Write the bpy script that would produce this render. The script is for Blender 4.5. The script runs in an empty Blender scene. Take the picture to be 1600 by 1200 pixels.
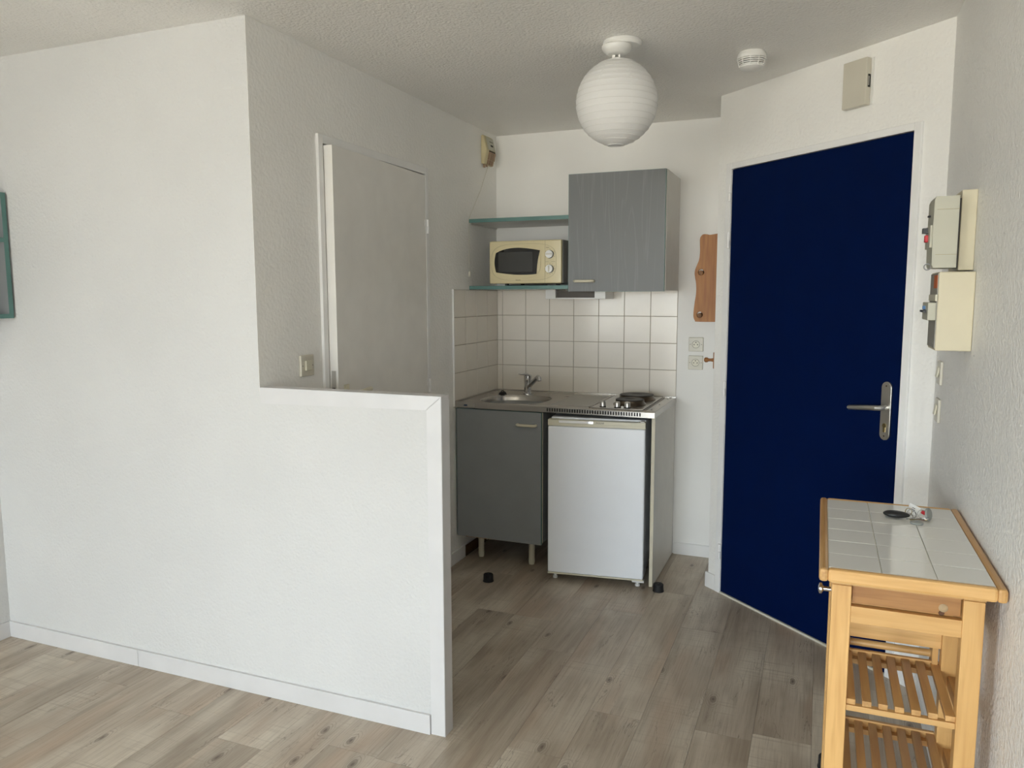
import bpy, bmesh, math, random
from math import sin, cos, pi, radians
from mathutils import Vector, Matrix
random.seed(7)
SC = bpy.context.scene
COL = SC.collection

# ------------------------------------------------------------------ camera
cd = bpy.data.cameras.new('camera')
cd.sensor_width = 36.0
cd.lens = 1204.41 / 1600 * 36
cam = bpy.data.objects.new('camera', cd)
COL.objects.link(cam)
yaw, pitch, roll = -0.3821, -0.1143, -0.0023
f_ = Vector((sin(yaw)*cos(pitch), cos(yaw)*cos(pitch), sin(pitch)))
r_ = Vector((cos(yaw), -sin(yaw), 0)); u_ = r_.cross(f_)
r2 = r_*cos(roll)+u_*sin(roll); u2 = -r_*sin(roll)+u_*cos(roll)
m = Matrix((r2, u2, -f_)).transposed().to_4x4()
m.translation = Vector((1.8605, -4.3826, 1.4922))
cam.matrix_world = m
SC.camera = cam

# ------------------------------------------------------------------ view, world, light
SC.view_settings.view_transform = 'Standard'
SC.view_settings.look = 'None'
SC.view_settings.exposure = 0.24
SC.view_settings.gamma = 1.0
SC.view_settings.use_curve_mapping = False
SC.cycles.max_bounces = 14
SC.cycles.diffuse_bounces = 8

W = bpy.data.worlds.new('sky'); SC.world = W; W.use_nodes = True
nt = W.node_tree; bg = nt.nodes['Background']
tc = nt.nodes.new('ShaderNodeTexCoord'); sx = nt.nodes.new('ShaderNodeSeparateXYZ')
rp = nt.nodes.new('ShaderNodeValToRGB')
rp.color_ramp.elements[0].position = 0.47; rp.color_ramp.elements[0].color = (0.60, 0.56, 0.47, 1)
rp.color_ramp.elements[1].position = 0.53; rp.color_ramp.elements[1].color = (0.80, 0.93, 1.04, 1)
mr = nt.nodes.new('ShaderNodeMapRange'); mr.inputs[1].default_value = -1; mr.inputs[2].default_value = 1
nt.links.new(tc.outputs['Generated'], sx.inputs[0]); nt.links.new(sx.outputs[2], mr.inputs[0])
nt.links.new(mr.outputs[0], rp.inputs[0]); nt.links.new(rp.outputs[0], bg.inputs[0])
bg.inputs[1].default_value = 18.0

# French window behind the camera, enlarged and set far back to even the daylight
WX0, WX1, WZ0, WZ1, WY = -1.30, 2.12, 0.06, 2.36, -13.0
def portal(loc, rot, w, h):
    la = bpy.data.lights.new('window_daylight', 'AREA'); la.shape = 'RECTANGLE'
    la.size = w; la.size_y = h; la.cycles.is_portal = True
    lo = bpy.data.objects.new('window_daylight', la); COL.objects.link(lo)
    lo.location = loc; lo.rotation_euler = rot
portal(((WX0+WX1)/2, WY-0.02, (WZ0+WZ1)/2), (radians(90), 0, 0), WX1-WX0-.1, WZ1-WZ0-.1)
# unseen window added in the left wall behind the camera for fill light: (y0, y1, z0, z1)
SWL = (-9.0, -6.8, .60, 2.30)
XR = 2.247; XL = -1.423
portal((XL-.02, (SWL[0]+SWL[1])/2, (SWL[2]+SWL[3])/2), (radians(90), 0, radians(-90)), SWL[1]-SWL[0]-.1, SWL[3]-SWL[2]-.1)

# ------------------------------------------------------------------ materials
def new_mat(name):
    m = bpy.data.materials.new(name); m.use_nodes = True
    return m, m.node_tree, m.node_tree.nodes['Principled BSDF']
def N(nt, typ, **kw):
    n = nt.nodes.new(typ)
    for k, v in kw.items():
        if k.startswith('i_'): n.inputs[k[2:].replace('_', ' ')].default_value = v
        else: setattr(n, k, v)
    return n
def coords(nt, scale=(1, 1, 1), rand=False):
    t = N(nt, 'ShaderNodeTexCoord'); mp = N(nt, 'ShaderNodeMapping'); mp.inputs['Scale'].default_value = scale
    nt.links.new(t.outputs['Object'], mp.inputs[0])
    if rand:
        oi = N(nt, 'ShaderNodeObjectInfo'); mu = N(nt, 'ShaderNodeVectorMath', operation='SCALE')
        cb = N(nt, 'ShaderNodeCombineXYZ')
        ml = N(nt, 'ShaderNodeMath', operation='MULTIPLY'); ml.inputs[1].default_value = 37.0
        nt.links.new(oi.outputs['Random'], ml.inputs[0])
        for i in range(3): nt.links.new(ml.outputs[0], cb.inputs[i])
        nt.links.new(cb.outputs[0], mp.inputs['Location'])
    return mp.outputs[0]
def mixc(nt, fac, a, b, blend='MIX'):
    x = N(nt, 'ShaderNodeMix', data_type='RGBA', blend_type=blend)
    if isinstance(fac, float): x.inputs[0].default_value = fac
    else: nt.links.new(fac, x.inputs[0])
    for s, v in ((6, a), (7, b)):
        if isinstance(v, tuple): x.inputs[s].default_value = v if len(v) == 4 else v+(1,)
        else: nt.links.new(v, x.inputs[s])
    return x.outputs[2]
def ramp(nt, src, p0, p1, c0=(0, 0, 0, 1), c1=(1, 1, 1, 1)):
    r = N(nt, 'ShaderNodeValToRGB'); e = r.color_ramp.elements
    e[0].position, e[1].position = p0, p1; e[0].color, e[1].color = c0, c1
    nt.links.new(src, r.inputs[0]); return r.outputs[0]
def bump(nt, b, h, strength, dist):
    x = N(nt, 'ShaderNodeBump'); x.inputs['Strength'].default_value = strength; x.inputs['Distance'].default_value = dist
    nt.links.new(h, x.inputs['Height']); nt.links.new(x.outputs[0], b.inputs['Normal'])
def plain(name, c, rough=0.5, metal=0.0, var=0.03, bscale=0, bstr=0.1, coat=0, spec=0.5):
    m, nt, b = new_mat(name)
    b.inputs['Roughness'].default_value = rough; b.inputs['Metallic'].default_value = metal
    b.inputs['Coat Weight'].default_value = coat; b.inputs['Specular IOR Level'].default_value = spec
    v = coords(nt); n = N(nt, 'ShaderNodeTexNoise', i_Scale=9.0, i_Detail=3.0); nt.links.new(v, n.inputs['Vector'])
    d = tuple(max(0, x*(1-var*2)) for x in c)
    nt.links.new(mixc(nt, ramp(nt, n.outputs[0], .3, .7), d, tuple(c)), b.inputs['Base Color'])
    if bscale:
        n2 = N(nt, 'ShaderNodeTexNoise', i_Scale=float(bscale), i_Detail=2.0); nt.links.new(v, n2.inputs['Vector'])
        bump(nt, b, n2.outputs[0], bstr, 0.002)
    return m
def plaster(name, c, scale=110, strength=0.5, rough=0.75, stain=0.05):
    m, nt, b = new_mat(name)
    v = coords(nt)
    n1 = N(nt, 'ShaderNodeTexNoise', i_Scale=float(scale), i_Detail=4.0, i_Roughness=0.55); nt.links.new(v, n1.inputs['Vector'])
    vo = N(nt, 'ShaderNodeTexVoronoi', feature='SMOOTH_F1', i_Scale=scale*0.75); nt.links.new(v, vo.inputs['Vector'])
    ad = N(nt, 'ShaderNodeMath', operation='SUBTRACT'); nt.links.new(n1.outputs[0], ad.inputs[0]); nt.links.new(vo.outputs[0], ad.inputs[1])
    bump(nt, b, ad.outputs[0], strength, 0.0035)
    n2 = N(nt, 'ShaderNodeTexNoise', i_Scale=1.6, i_Detail=5.0); nt.links.new(v, n2.inputs['Vector'])
    d = tuple(x*(1-stain) for x in c)
    nt.links.new(mixc(nt, ramp(nt, n2.outputs[0], .35, .65), d, tuple(c)), b.inputs['Base Color'])
    b.inputs['Roughness'].default_value = rough; b.inputs['Specular IOR Level'].default_value = 0.3
    return m
def wood(name, ca, cb, cc, axis=2, rings=9.0, rough=0.4, rand=True, coat=0.15):
    m, nt, b = new_mat(name)
    sc = [rings, rings, rings]; sc[axis] = rings*0.10
    v = coords(nt, tuple(sc), rand)
    n = N(nt, 'ShaderNodeTexNoise', i_Scale=1.0, i_Detail=3.0, i_Distortion=0.6); nt.links.new(v, n.inputs['Vector'])
    mu = N(nt, 'ShaderNodeMath', operation='MULTIPLY'); mu.inputs[1].default_value = 6.0; nt.links.new(n.outputs[0], mu.inputs[0])
    sn = N(nt, 'ShaderNodeMath', operation='PINGPONG'); sn.inputs[1].default_value = 1.0; nt.links.new(mu.outputs[0], sn.inputs[0])
    sc2 = [90, 90, 90]; sc2[axis] = 5
    v2 = coords(nt, tuple(sc2), rand)
    n2 = N(nt, 'ShaderNodeTexNoise', i_Scale=1.0, i_Detail=2.0); nt.links.new(v2, n2.inputs['Vector'])
    c1 = mixc(nt, sn.outputs[0], ca, cb)
    c2 = mixc(nt, ramp(nt, n2.outputs[0], .45, .8), c1, cc)
    oi = N(nt, 'ShaderNodeObjectInfo')
    hs = N(nt, 'ShaderNodeHueSaturation'); mp = N(nt, 'ShaderNodeMapRange'); mp.inputs[3].default_value = .86; mp.inputs[4].default_value = 1.1
    nt.links.new(oi.outputs['Random'], mp.inputs[0]); nt.links.new(mp.outputs[0], hs.inputs['Value']); nt.links.new(c2, hs.inputs['Color'])
    nt.links.new(hs.outputs[0], b.inputs['Base Color'])
    b.inputs['Roughness'].default_value = rough; b.inputs['Coat Weight'].default_value = coat
    return m
def floor_wood():
    m, nt, b = new_mat('grey_oak_vinyl')
    oi = N(nt, 'ShaderNodeObjectInfo')
    # long streaks
    v = coords(nt, (17, 1.0, 1), True)
    n = N(nt, 'ShaderNodeTexNoise', i_Scale=1.0, i_Detail=5.0, i_Roughness=0.6, i_Distortion=0.5); nt.links.new(v, n.inputs['Vector'])
    c = mixc(nt, ramp(nt, n.outputs[0], .34, .68), FL[0], FL[1])
    # pale patches
    v3 = coords(nt, (5, 2.2, 1), True)
    n3 = N(nt, 'ShaderNodeTexNoise', i_Scale=1.0, i_Detail=3.0); nt.links.new(v3, n3.inputs['Vector'])
    c = mixc(nt, ramp(nt, n3.outputs[0], .44, .66, (0, 0, 0, 1), (.8, .8, .8, 1)), c, FL[2])
    # warm patches
    v4 = coords(nt, (7, 1.3, 3), True)
    n4 = N(nt, 'ShaderNodeTexNoise', i_Scale=1.0, i_Detail=2.0); nt.links.new(v4, n4.inputs['Vector'])
    c = mixc(nt, ramp(nt, n4.outputs[0], .52, .72, (0, 0, 0, 1), (.6, .6, .6, 1)), c, FL[3])
    # fine grain
    v2 = coords(nt, (190, 5, 1), True)
    n2 = N(nt, 'ShaderNodeTexNoise', i_Scale=1.0, i_Detail=4.0, i_Roughness=.7); nt.links.new(v2, n2.inputs['Vector'])
    g = ramp(nt, n2.outputs[0], .48, .72, (0, 0, 0, 1), (.5, .5, .5, 1))
    c = mixc(nt, g, c, FL[4])
    # cross saw marks
    v6 = coords(nt, (3, 90, 1), True)
    n6 = N(nt, 'ShaderNodeTexNoise', i_Scale=1.0, i_Detail=2.0); nt.links.new(v6, n6.inputs['Vector'])
    mk = N(nt, 'ShaderNodeMath', operation='MULTIPLY'); nt.links.new(ramp(nt, n6.outputs[0], .55, .7, (0, 0, 0, 1), (.3, .3, .3, 1)), mk.inputs[0]); nt.links.new(ramp(nt, n3.outputs[0], .45, .6), mk.inputs[1])
    c = mixc(nt, mk.outputs[0], c, FL[4])
    # cracks: thin contour lines of stretched noise
    v7 = coords(nt, (9, 1.0, 1), True)
    n7 = N(nt, 'ShaderNodeTexNoise', i_Scale=1.3, i_Detail=6.0, i_Roughness=.6, i_Distortion=0.4); nt.links.new(v7, n7.inputs['Vector'])
    sb = N(nt, 'ShaderNodeMath', operation='SUBTRACT'); sb.inputs[1].default_value = .47; nt.links.new(n7.outputs[0], sb.inputs[0])
    ab = N(nt, 'ShaderNodeMath', operation='ABSOLUTE'); nt.links.new(sb.outputs[0], ab.inputs[0])
    cr = ramp(nt, ab.outputs[0], .0, .006, (.65, .65, .65, 1), (0, 0, 0, 1))
    v8 = coords(nt, (4, 1.6, 1), True)
    n8 = N(nt, 'ShaderNodeTexNoise', i_Scale=1.7, i_Detail=1.0); nt.links.new(v8, n8.inputs['Vector'])
    mk2 = N(nt, 'ShaderNodeMath', operation='MULTIPLY'); nt.links.new(cr, mk2.inputs[0]); nt.links.new(ramp(nt, n8.outputs[0], .47, .6), mk2.inputs[1])
    c = mixc(nt, mk2.outputs[0], c, FL[5])
    # knots
    v5 = coords(nt, (7.5, 3.2, 1), True)
    nd = N(nt, 'ShaderNodeTexNoise', i_Scale=5.0, i_Detail=2.0); nt.links.new(v5, nd.inputs['Vector'])
    mv = N(nt, 'ShaderNodeMix', data_type='VECTOR'); mv.inputs[0].default_value = .07; nt.links.new(v5, mv.inputs[4]); nt.links.new(nd.outputs['Color'], mv.inputs[5])
    vo = N(nt, 'ShaderNodeTexVoronoi', feature='F1', i_Scale=.8); vo.voronoi_dimensions = '2D'; nt.links.new(mv.outputs[1], vo.inputs['Vector'])
    kn = ramp(nt, vo.outputs[0], .015, .075, (.8, .8, .8, 1), (0, 0, 0, 1))
    sx = N(nt, 'ShaderNodeSeparateColor'); nt.links.new(vo.outputs['Color'], sx.inputs[0])
    gt = N(nt, 'ShaderNodeMath', operation='GREATER_THAN'); gt.inputs[1].default_value = .5; nt.links.new(sx.outputs[0], gt.inputs[0])
    mk3 = N(nt, 'ShaderNodeMath', operation='MULTIPLY'); nt.links.new(kn, mk3.inputs[0]); nt.links.new(gt.outputs[0], mk3.inputs[1])
    c = mixc(nt, mk3.outputs[0], c, FL[5])
    # rings round the knots
    rg = N(nt, 'ShaderNodeMath', operation='SINE'); rm = N(nt, 'ShaderNodeMath', operation='MULTIPLY'); rm.inputs[1].default_value = 150.0
    nt.links.new(vo.outputs[0], rm.inputs[0]); nt.links.new(rm.outputs[0], rg.inputs[0])
    ra = ramp(nt, rg.outputs[0], .5, 1.0, (0, 0, 0, 1), (.45, .45, .45, 1))
    fa = ramp(nt, vo.outputs[0], .07, .2, (1, 1, 1, 1), (0, 0, 0, 1))
    m4 = N(nt, 'ShaderNodeMath', operation='MULTIPLY'); nt.links.new(ra, m4.inputs[0]); nt.links.new(fa, m4.inputs[1])
    m5 = N(nt, 'ShaderNodeMath', operation='MULTIPLY'); nt.links.new(m4.outputs[0], m5.inputs[0]); nt.links.new(gt.outputs[0], m5.inputs[1])
    c = mixc(nt, m5.outputs[0], c, FL[5])
    hs = N(nt, 'ShaderNodeHueSaturation'); mp = N(nt, 'ShaderNodeMapRange'); mp.inputs[3].default_value = .92; mp.inputs[4].default_value = 1.08
    nt.links.new(oi.outputs['Random'], mp.inputs[0]); nt.links.new(mp.outputs[0], hs.inputs['Value']); nt.links.new(c, hs.inputs['Color'])
    nt.links.new(hs.outputs[0], b.inputs['Base Color'])
    b.inputs['Roughness'].default_value = .42; b.inputs['Specular IOR Level'].default_value = .45
    bump(nt, b, n2.outputs[0], .12, .0008)
    return m
# base, light, pale, warm, grain, crack  (linear)
FL = [(.345, .285, .220, 1), (.520, .450, .365, 1), (.66, .60, .50, 1), (.47, .345, .250, 1), (.26, .20, .15, 1), (.12, .088, .065, 1)]

M = {}
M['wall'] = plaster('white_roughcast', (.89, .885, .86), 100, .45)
M['wall_fine'] = plaster('toned_down_fine_roughcast', (.635, .64, .64), 120, .5)  # white wall darkened in the colour to offset excess window light
M['wall_smooth'] = plaster('white_smooth_paint', (.90, .895, .875), 60, .06)
M['wall_grit'] = plaster('white_grit_paint', (.86, .855, .835), 120, 1.0, .45)
M['ceiling'] = plaster('white_grit_ceiling', (.90, .89, .865), 120, 1.0, .55)
M['trim_room'] = plain('toned_down_gloss_paint', (.655, .655, .665), .38, bscale=25, bstr=.06)  # white trim darkened in the colour, in step with the toned-down front wall
M['trim'] = plain('white_gloss_paint', (.86, .86, .855), .38, bscale=25, bstr=.06)
M['subfloor'] = plain('joint_brown', (.10, .08, .06), .8)
M['planks'] = floor_wood()
M['tile'] = plain('cream_glazed_tile', (.79, .745, .675), .2, bscale=14, bstr=.03, var=.02)
M['grout'] = plain('beige_grout', (.40, .35, .29), .85)
M['door_white'] = plain('pale_grey_door_paint', (.84, .825, .79), .35, bscale=6, bstr=.05)
M['blue'] = plain('navy_paint', (.0002, .0066, .048), .5, bscale=300, bstr=.04, var=.06, spec=.06)
M['grey_wood'] = None
M['grey'] = plain('grey_laminate', (.26, .275, .285), .42, bscale=200, bstr=.05)
M['teal'] = plain('teal_edging', (.10, .215, .20), .4)
M['cream_edge'] = plain('cream_edging', (.66, .61, .48), .4)
M['carcase'] = plain('pale_grey_melamine', (.70, .685, .65), .4)
M['cream'] = plain('yellowed_cream_plastic', (.66, .58, .36), .22, var=.02, coat=.3)
M['cream_pale'] = plain('cream_plastic', (.66, .63, .50), .35)
M['ivory'] = plain('ivory_plastic', (.62, .59, .50), .35)
M['white_plastic'] = plain('white_plastic', (.80, .80, .78), .3)
M['fridge'] = plain('white_enamel', (.88, .915, .97), .28, var=.01)
M['fridge_grey'] = plain('grey_gasket', (.35, .37, .39), .5)
M['black'] = plain('black_plastic', (.012, .012, .013), .35)
M['rubber'] = plain('black_rubber', (.01, .01, .012), .6)
M['glass_black'] = plain('black_glass', (.006, .006, .006), .06, coat=.5)
M['screen'] = plain('dark_mesh_window', (.035, .035, .032), .25)
M['steel'] = plain('brushed_steel', (.50, .48, .45), .27, 1.0, var=.04)
M['steel_dull'] = plain('dull_patterned_steel', (.46, .445, .41), .42, 1.0, bscale=400, bstr=.3)
M['white_gloss'] = plain('grip_glint_white', (.88, .88, .88), .05, var=0, coat=1)  # white of the window glint on the fridge grip
M['chrome'] = plain('chrome', (.70, .70, .71), .08, 1.0)
M['alu'] = plain('satin_aluminium', (.60, .59, .56), .33, 1.0)
M['cast'] = plain('dark_cast_iron', (.035, .030, .026), .5, .3, var=.2)
M['rim'] = plain('heat_browned_steel', (.17, .135, .10), .3, 1.0, var=.2)
M['ink'] = plain('dark_ink', (.04, .03, .025), .5)
M['ink_grey'] = plain('grey_ink', (.12, .12, .12), .5)
M['line'] = plain('moulding_shade_line', (.40, .35, .22), .4)
M['gap'] = plain('dark_gap', (.01, .01, .01), .9)
M['orange'] = plain('orange_label', (.55, .13, .03), .5)
M['red'] = plain('red_plastic', (.55, .01, .02), .35)
M['meter_grey'] = plain('grey_green_plastic', (.50, .49, .40), .4)
M['meter_cream'] = plain('cream_box_plastic', (.66, .60, .44), .4)
M['meter_front'] = plain('taupe_box_front', (.30, .29, .25), .45)
M['pine'] = wood('varnished_pine', (.72, .45, .18), (.63, .365, .13), (.54, .29, .095), 2, 7, .38)
M['pine_x'] = wood('varnished_pine_across', (.74, .47, .20), (.65, .38, .14), (.56, .31, .10), 0, 7, .38)
M['pine_y'] = wood('varnished_pine_lengthways', (.62, .37, .145), (.51, .285, .10), (.43, .225, .08), 1, 8, .4)
M['pine_dark'] = wood('orange_pine', (.50, .26, .09), (.40, .19, .06), (.30, .13, .04), 0, 9, .42)
M['rack'] = wood('orange_varnished_plank', (.42, .19, .055), (.33, .135, .038), (.27, .10, .03), 2, 9, .55, coat=0)
M['dowel'] = wood('brown_dowel_end', (.24, .11, .035), (.17, .075, .022), (.13, .05, .015), 1, 14, .6, coat=0)
M['top_tile'] = plain('white_counter_tile', (.82, .82, .79), .07, var=.01)
M['top_grout'] = plain('pale_grout', (.74, .72, .62), .7)
M['disc'] = plain('grey_fob_plastic', (.30, .32, .30), .4)
M['brass'] = plain('old_brass', (.45, .36, .18), .3, 1.0)
M['stain'] = plain('rotted_brown_wood', (.10, .05, .02), .8, var=.3, bscale=60, bstr=.6)
M['frame_metal'] = plain('grey_painted_metal', (.30, .31, .32), .5)

def grey_wood():
    m, nt, b = new_mat('grey_stained_ash')
    v = coords(nt, (9, 9, .55)); n = N(nt, 'ShaderNodeTexNoise', i_Scale=1.0, i_Detail=2.0, i_Distortion=.4); nt.links.new(v, n.inputs['Vector'])
    mu = N(nt, 'ShaderNodeMath', operation='MULTIPLY'); mu.inputs[1].default_value = 22.0; nt.links.new(n.outputs[0], mu.inputs[0])
    pp = N(nt, 'ShaderNodeMath', operation='PINGPONG'); pp.inputs[1].default_value = 1.0; nt.links.new(mu.outputs[0], pp.inputs[0])
    v2 = coords(nt, (260, 260, 6)); n2 = N(nt, 'ShaderNodeTexNoise', i_Scale=1.0, i_Detail=2.0); nt.links.new(v2, n2.inputs['Vector'])
    a = ramp(nt, pp.outputs[0], .72, 1.0, (0, 0, 0, 1), (.6, .6, .6, 1))
    mk = N(nt, 'ShaderNodeMath', operation='MULTIPLY'); nt.links.new(a, mk.inputs[0]); nt.links.new(ramp(nt, n2.outputs[0], .35, .6), mk.inputs[1])
    nt.links.new(mixc(nt, mk.outputs[0], (.158, .166, .170), (.225, .233, .236)), b.inputs['Base Color'])
    b.inputs['Roughness'].default_value = .45
    bump(nt, b, n2.outputs[0], .15, .0008)
    return m
M['grey_wood'] = grey_wood()
def paper():
    m, nt, b = new_mat('white_lantern_paper')
    out = nt.nodes['Material Output']
    b.inputs['Base Color'].default_value = (.93, .93, .93, 1); b.inputs['Roughness'].default_value = .75
    v = coords(nt, (14, 14, 30)); n = N(nt, 'ShaderNodeTexNoise', i_Scale=1.0, i_Detail=4.0, i_Distortion=1.0); nt.links.new(v, n.inputs['Vector'])
    bump(nt, b, n.outputs[0], .35, .006)
    tr = N(nt, 'ShaderNodeBsdfTranslucent'); tr.inputs[0].default_value = (.9, .9, .88, 1)
    mx = N(nt, 'ShaderNodeMixShader'); mx.inputs[0].default_value = .32
    nt.links.new(b.outputs[0], mx.inputs[1]); nt.links.new(tr.outputs[0], mx.inputs[2]); nt.links.new(mx.outputs[0], out.inputs[0])
    return m
M['paper'] = paper()

# ------------------------------------------------------------------ helpers
def box(bm, x0, x1, y0, y1, z0, z1, bev=0, seg=2):
    r = bmesh.ops.create_cube(bm, size=1)
    vs = r['verts']
    for v in vs:
        v.co.x = x0 if v.co.x < 0 else x1
        v.co.y = y0 if v.co.y < 0 else y1
        v.co.z = z0 if v.co.z < 0 else z1
    if bev:
        es = list({e for v in vs for e in v.link_edges})
        bmesh.ops.bevel(bm, geom=es, offset=bev, segments=seg, affect='EDGES', profile=.5)
    return vs
def B(*a, **k):
    bm = bmesh.new(); box(bm, *a, **k); return bm
def BB(*boxes, bev=0):
    bm = bmesh.new()
    for b in boxes: box(bm, *b, bev=bev)
    return bm
def prism(pts, axis, a, b, bm=None, bev=0):
    """extrude a 2-D outline along axis 0/1/2 from a to b"""
    bm = bm or bmesh.new()
    def P(p, t):
        q = list(p); q.insert(axis, t); return q
    v0 = [bm.verts.new(P(p, a)) for p in pts]; v1 = [bm.verts.new(P(p, b)) for p in pts]
    n = len(pts)
    fs = [bm.faces.new(v0), bm.faces.new(v1[::-1])]
    for i in range(n): fs.append(bm.faces.new((v0[i], v1[i], v1[(i+1) % n], v0[(i+1) % n])))
    bmesh.ops.recalc_face_normals(bm, faces=bm.faces)
    if bev:
        es = list(set(fs[0].edges) | set(fs[1].edges))
        bmesh.ops.bevel(bm, geom=es, offset=bev, segments=2, affect='EDGES')
    return bm
def lathe(prof, c=(0, 0, 0), n=32, axis='z', bm=None):
    bm = bm or bmesh.new(); rings = []
    for (r, h) in prof:
        ring = []
        for i in range(n):
            a = 2*pi*i/n
            p = (r*cos(a), r*sin(a), h)
            if axis == 'x': p = (p[2], p[0], p[1])
            elif axis == 'y': p = (p[0], p[2], p[1])
            ring.append(bm.verts.new((c[0]+p[0], c[1]+p[1], c[2]+p[2])))
        rings.append(ring)
    for a, b in zip(rings, rings[1:]):
        for i in range(n): bm.faces.new((a[i], a[(i+1) % n], b[(i+1) % n], b[i]))
    if prof[0][0] > 1e-6 : bm.faces.new(rings[0])
    if prof[-1][0] > 1e-6 : bm.faces.new(rings[-1])
    bmesh.ops.remove_doubles(bm, verts=bm.verts, dist=1e-6)
    bmesh.ops.recalc_face_normals(bm, faces=bm.faces)
    return bm
def tube(pts, rads, n=12, bm=None, sq=1.0):
    bm = bm or bmesh.new(); pts = [Vector(p) for p in pts]; rings = []
    if not isinstance(rads, (list, tuple)): rads = [rads]*len(pts)
    prev = None
    for i, p in enumerate(pts):
        t = (pts[min(i+1, len(pts)-1)]-pts[max(i-1, 0)]).normalized()
        up = Vector((0, 0, 1)) if abs(t.z) < .95 else Vector((1, 0, 0))
        if prev is not None: s = (prev-t*prev.dot(t)).normalized()
        else: s = t.cross(up).normalized()
        prev = s; w = t.cross(s)
        rings.append([bm.verts.new(p+(s*cos(2*pi*k/n)+w*sin(2*pi*k/n)*sq)*rads[i]) for k in range(n)])
    for a, b in zip(rings, rings[1:]):
        for k in range(n): bm.faces.new((a[k], a[(k+1) % n], b[(k+1) % n], b[k]))
    bm.faces.new(rings[0]); bm.faces.new(rings[-1])
    bmesh.ops.recalc_face_normals(bm, faces=bm.faces)
    return bm
def obj(name, bm, mat, parent=None, smooth=False, label=None):
    me = bpy.data.meshes.new(name); bm.to_mesh(me); bm.free()
    me.materials.append(M[mat] if isinstance(mat, str) else mat)
    if smooth:
        for p in me.polygons: p.use_smooth = True
        me.set_sharp_from_angle(angle=radians(38))
    o = bpy.data.objects.new(name, me); COL.objects.link(o)
    if parent is not None: o.parent = parent
    if label: o['label'] = label
    return o
def tag(o, label, cat, group=None):
    o['label'] = label; o['category'] = cat
    if group: o['group'] = group
    return o
def thing(name, label, cat, loc=(0, 0, 0), rot=(0, 0, 0), group=None):
    o = bpy.data.objects.new(name, None); o.empty_display_size = .05; COL.objects.link(o)
    o.location = loc; o.rotation_euler = rot
    return tag(o, label, cat, group)
def struct(name, bm, mat, parent=None, kind=True):
    o = obj(name, bm, mat, parent)
    if kind: o['kind'] = 'structure'
    return o
def sempty(name, loc=(0, 0, 0), rot=(0, 0, 0)):
    o = bpy.data.objects.new(name, None); o.empty_display_size = .05; COL.objects.link(o)
    o.location = loc; o.rotation_euler = rot; o['kind'] = 'structure'; return o
def tree_copy(o, parent=None):
    c = o.copy(); COL.objects.link(c)
    if parent is not None: c.parent = parent
    for ch in list(o.children): tree_copy(ch, c)
    return c
def text(s, size, mat, parent, loc, rot, name='lettering', ext=.0004, bold=0.0):
    cu = bpy.data.curves.new(name, 'FONT'); cu.body = s; cu.size = size; cu.extrude = ext; cu.offset = bold
    cu.align_x = 'CENTER'; cu.align_y = 'CENTER'; cu.resolution_u = 3
    t = bpy.data.objects.new('tmp', cu); COL.objects.link(t)
    bpy.context.view_layer.update()
    me = bpy.data.meshes.new_from_object(t); COL.objects.unlink(t); bpy.data.objects.remove(t)
    me.materials.clear(); me.materials.append(M[mat])
    o = bpy.data.objects.new(name, me); COL.objects.link(o); o.parent = parent; o.location = loc; o.rotation_euler = rot
    return o

# ================================================================== SETTING
H = 2.44; YP = -2.176; HALF = 1.168; YB = WY
A0 = Vector((1.367, -.452)); ANG = radians(-42.0)
dd = Vector((cos(ANG), sin(ANG))); nn = Vector((-sin(ANG), cos(ANG)))
SEND = (XR-A0.x)/dd.x
END = A0+dd*SEND

# floor slab and planks -------------------------------------------------
fl = struct('floor', B(XL-.1, XR+.1, YB-.1, .1, -.12, -.004), 'subfloor')
obj('floor_covering', B(XL, XR, YB, -5.2, -.004, 0), 'planks', fl)
def clip(poly, n, c):
    out = []
    for i in range(len(poly)):
        p, q = poly[i], poly[(i+1) % len(poly)]
        dp, dq = p[0]*n[0]+p[1]*n[1]-c, q[0]*n[0]+q[1]*n[1]-c
        if dp <= 0: out.append(p)
        if dp*dq < 0:
            t = dp/(dp-dq); out.append((p[0]+t*(q[0]-p[0]), p[1]+t*(q[1]-p[1])))
    return out
PW = .18755; PX0 = .570-PW*11; PL = 1.22
joint = {3+11: -1.43, 4+11: -1.0}   # placeholders, filled below
jy = {11-1: -1.144, 11: -2.37, 12: -1.43, 13: -.928, 14: -.61, 15: -1.0, 16: -1.818, 17: -1.77, 18: -.9, 19: -1.3}
cdiag = nn.dot(A0)
for k in range(0, 21):
    x0 = PX0+PW*k; x1 = x0+PW
    x0c, x1c = max(x0, XL), min(x1, XR)
    if x1c-x0c < .004: continue
    ymax = 0.0 if (x0+x1)/2 > .02 else YP
    if k > 8 and (x0+x1)/2 < .02: ymax = YP
    j = jy.get(k, -2.176+((k*.47) % 1.0)*PL)
    while j > ymax: j -= PL
    y1 = ymax; ys = [ymax]
    yy = j; YF = -5.2
    while yy+PL < ymax: yy += PL
    while yy > YF:
        ys.append(yy); yy -= PL
    ys.append(YF)
    for a, b in zip(ys, ys[1:]):
        if a-b < .01: continue
        g = .00045
        poly = [(x0c+g, b+g), (x1c-g, b+g), (x1c-g, a-g), (x0c+g, a-g)]
        if x0 > A0.x: poly = clip(poly, (nn.x, nn.y), cdiag+.02)
        if len(poly) < 3: continue
        o = obj('plank', prism(poly, 2, -.004, 0), 'planks', fl)

struct('ceiling', B(XL-.1, XR+.1, YB-.1, .1, H, H+.12), 'ceiling')
wb = struct('wall_back', B(-.0, A0.x, 0, .1, 0, H), 'wall_smooth')
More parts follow.
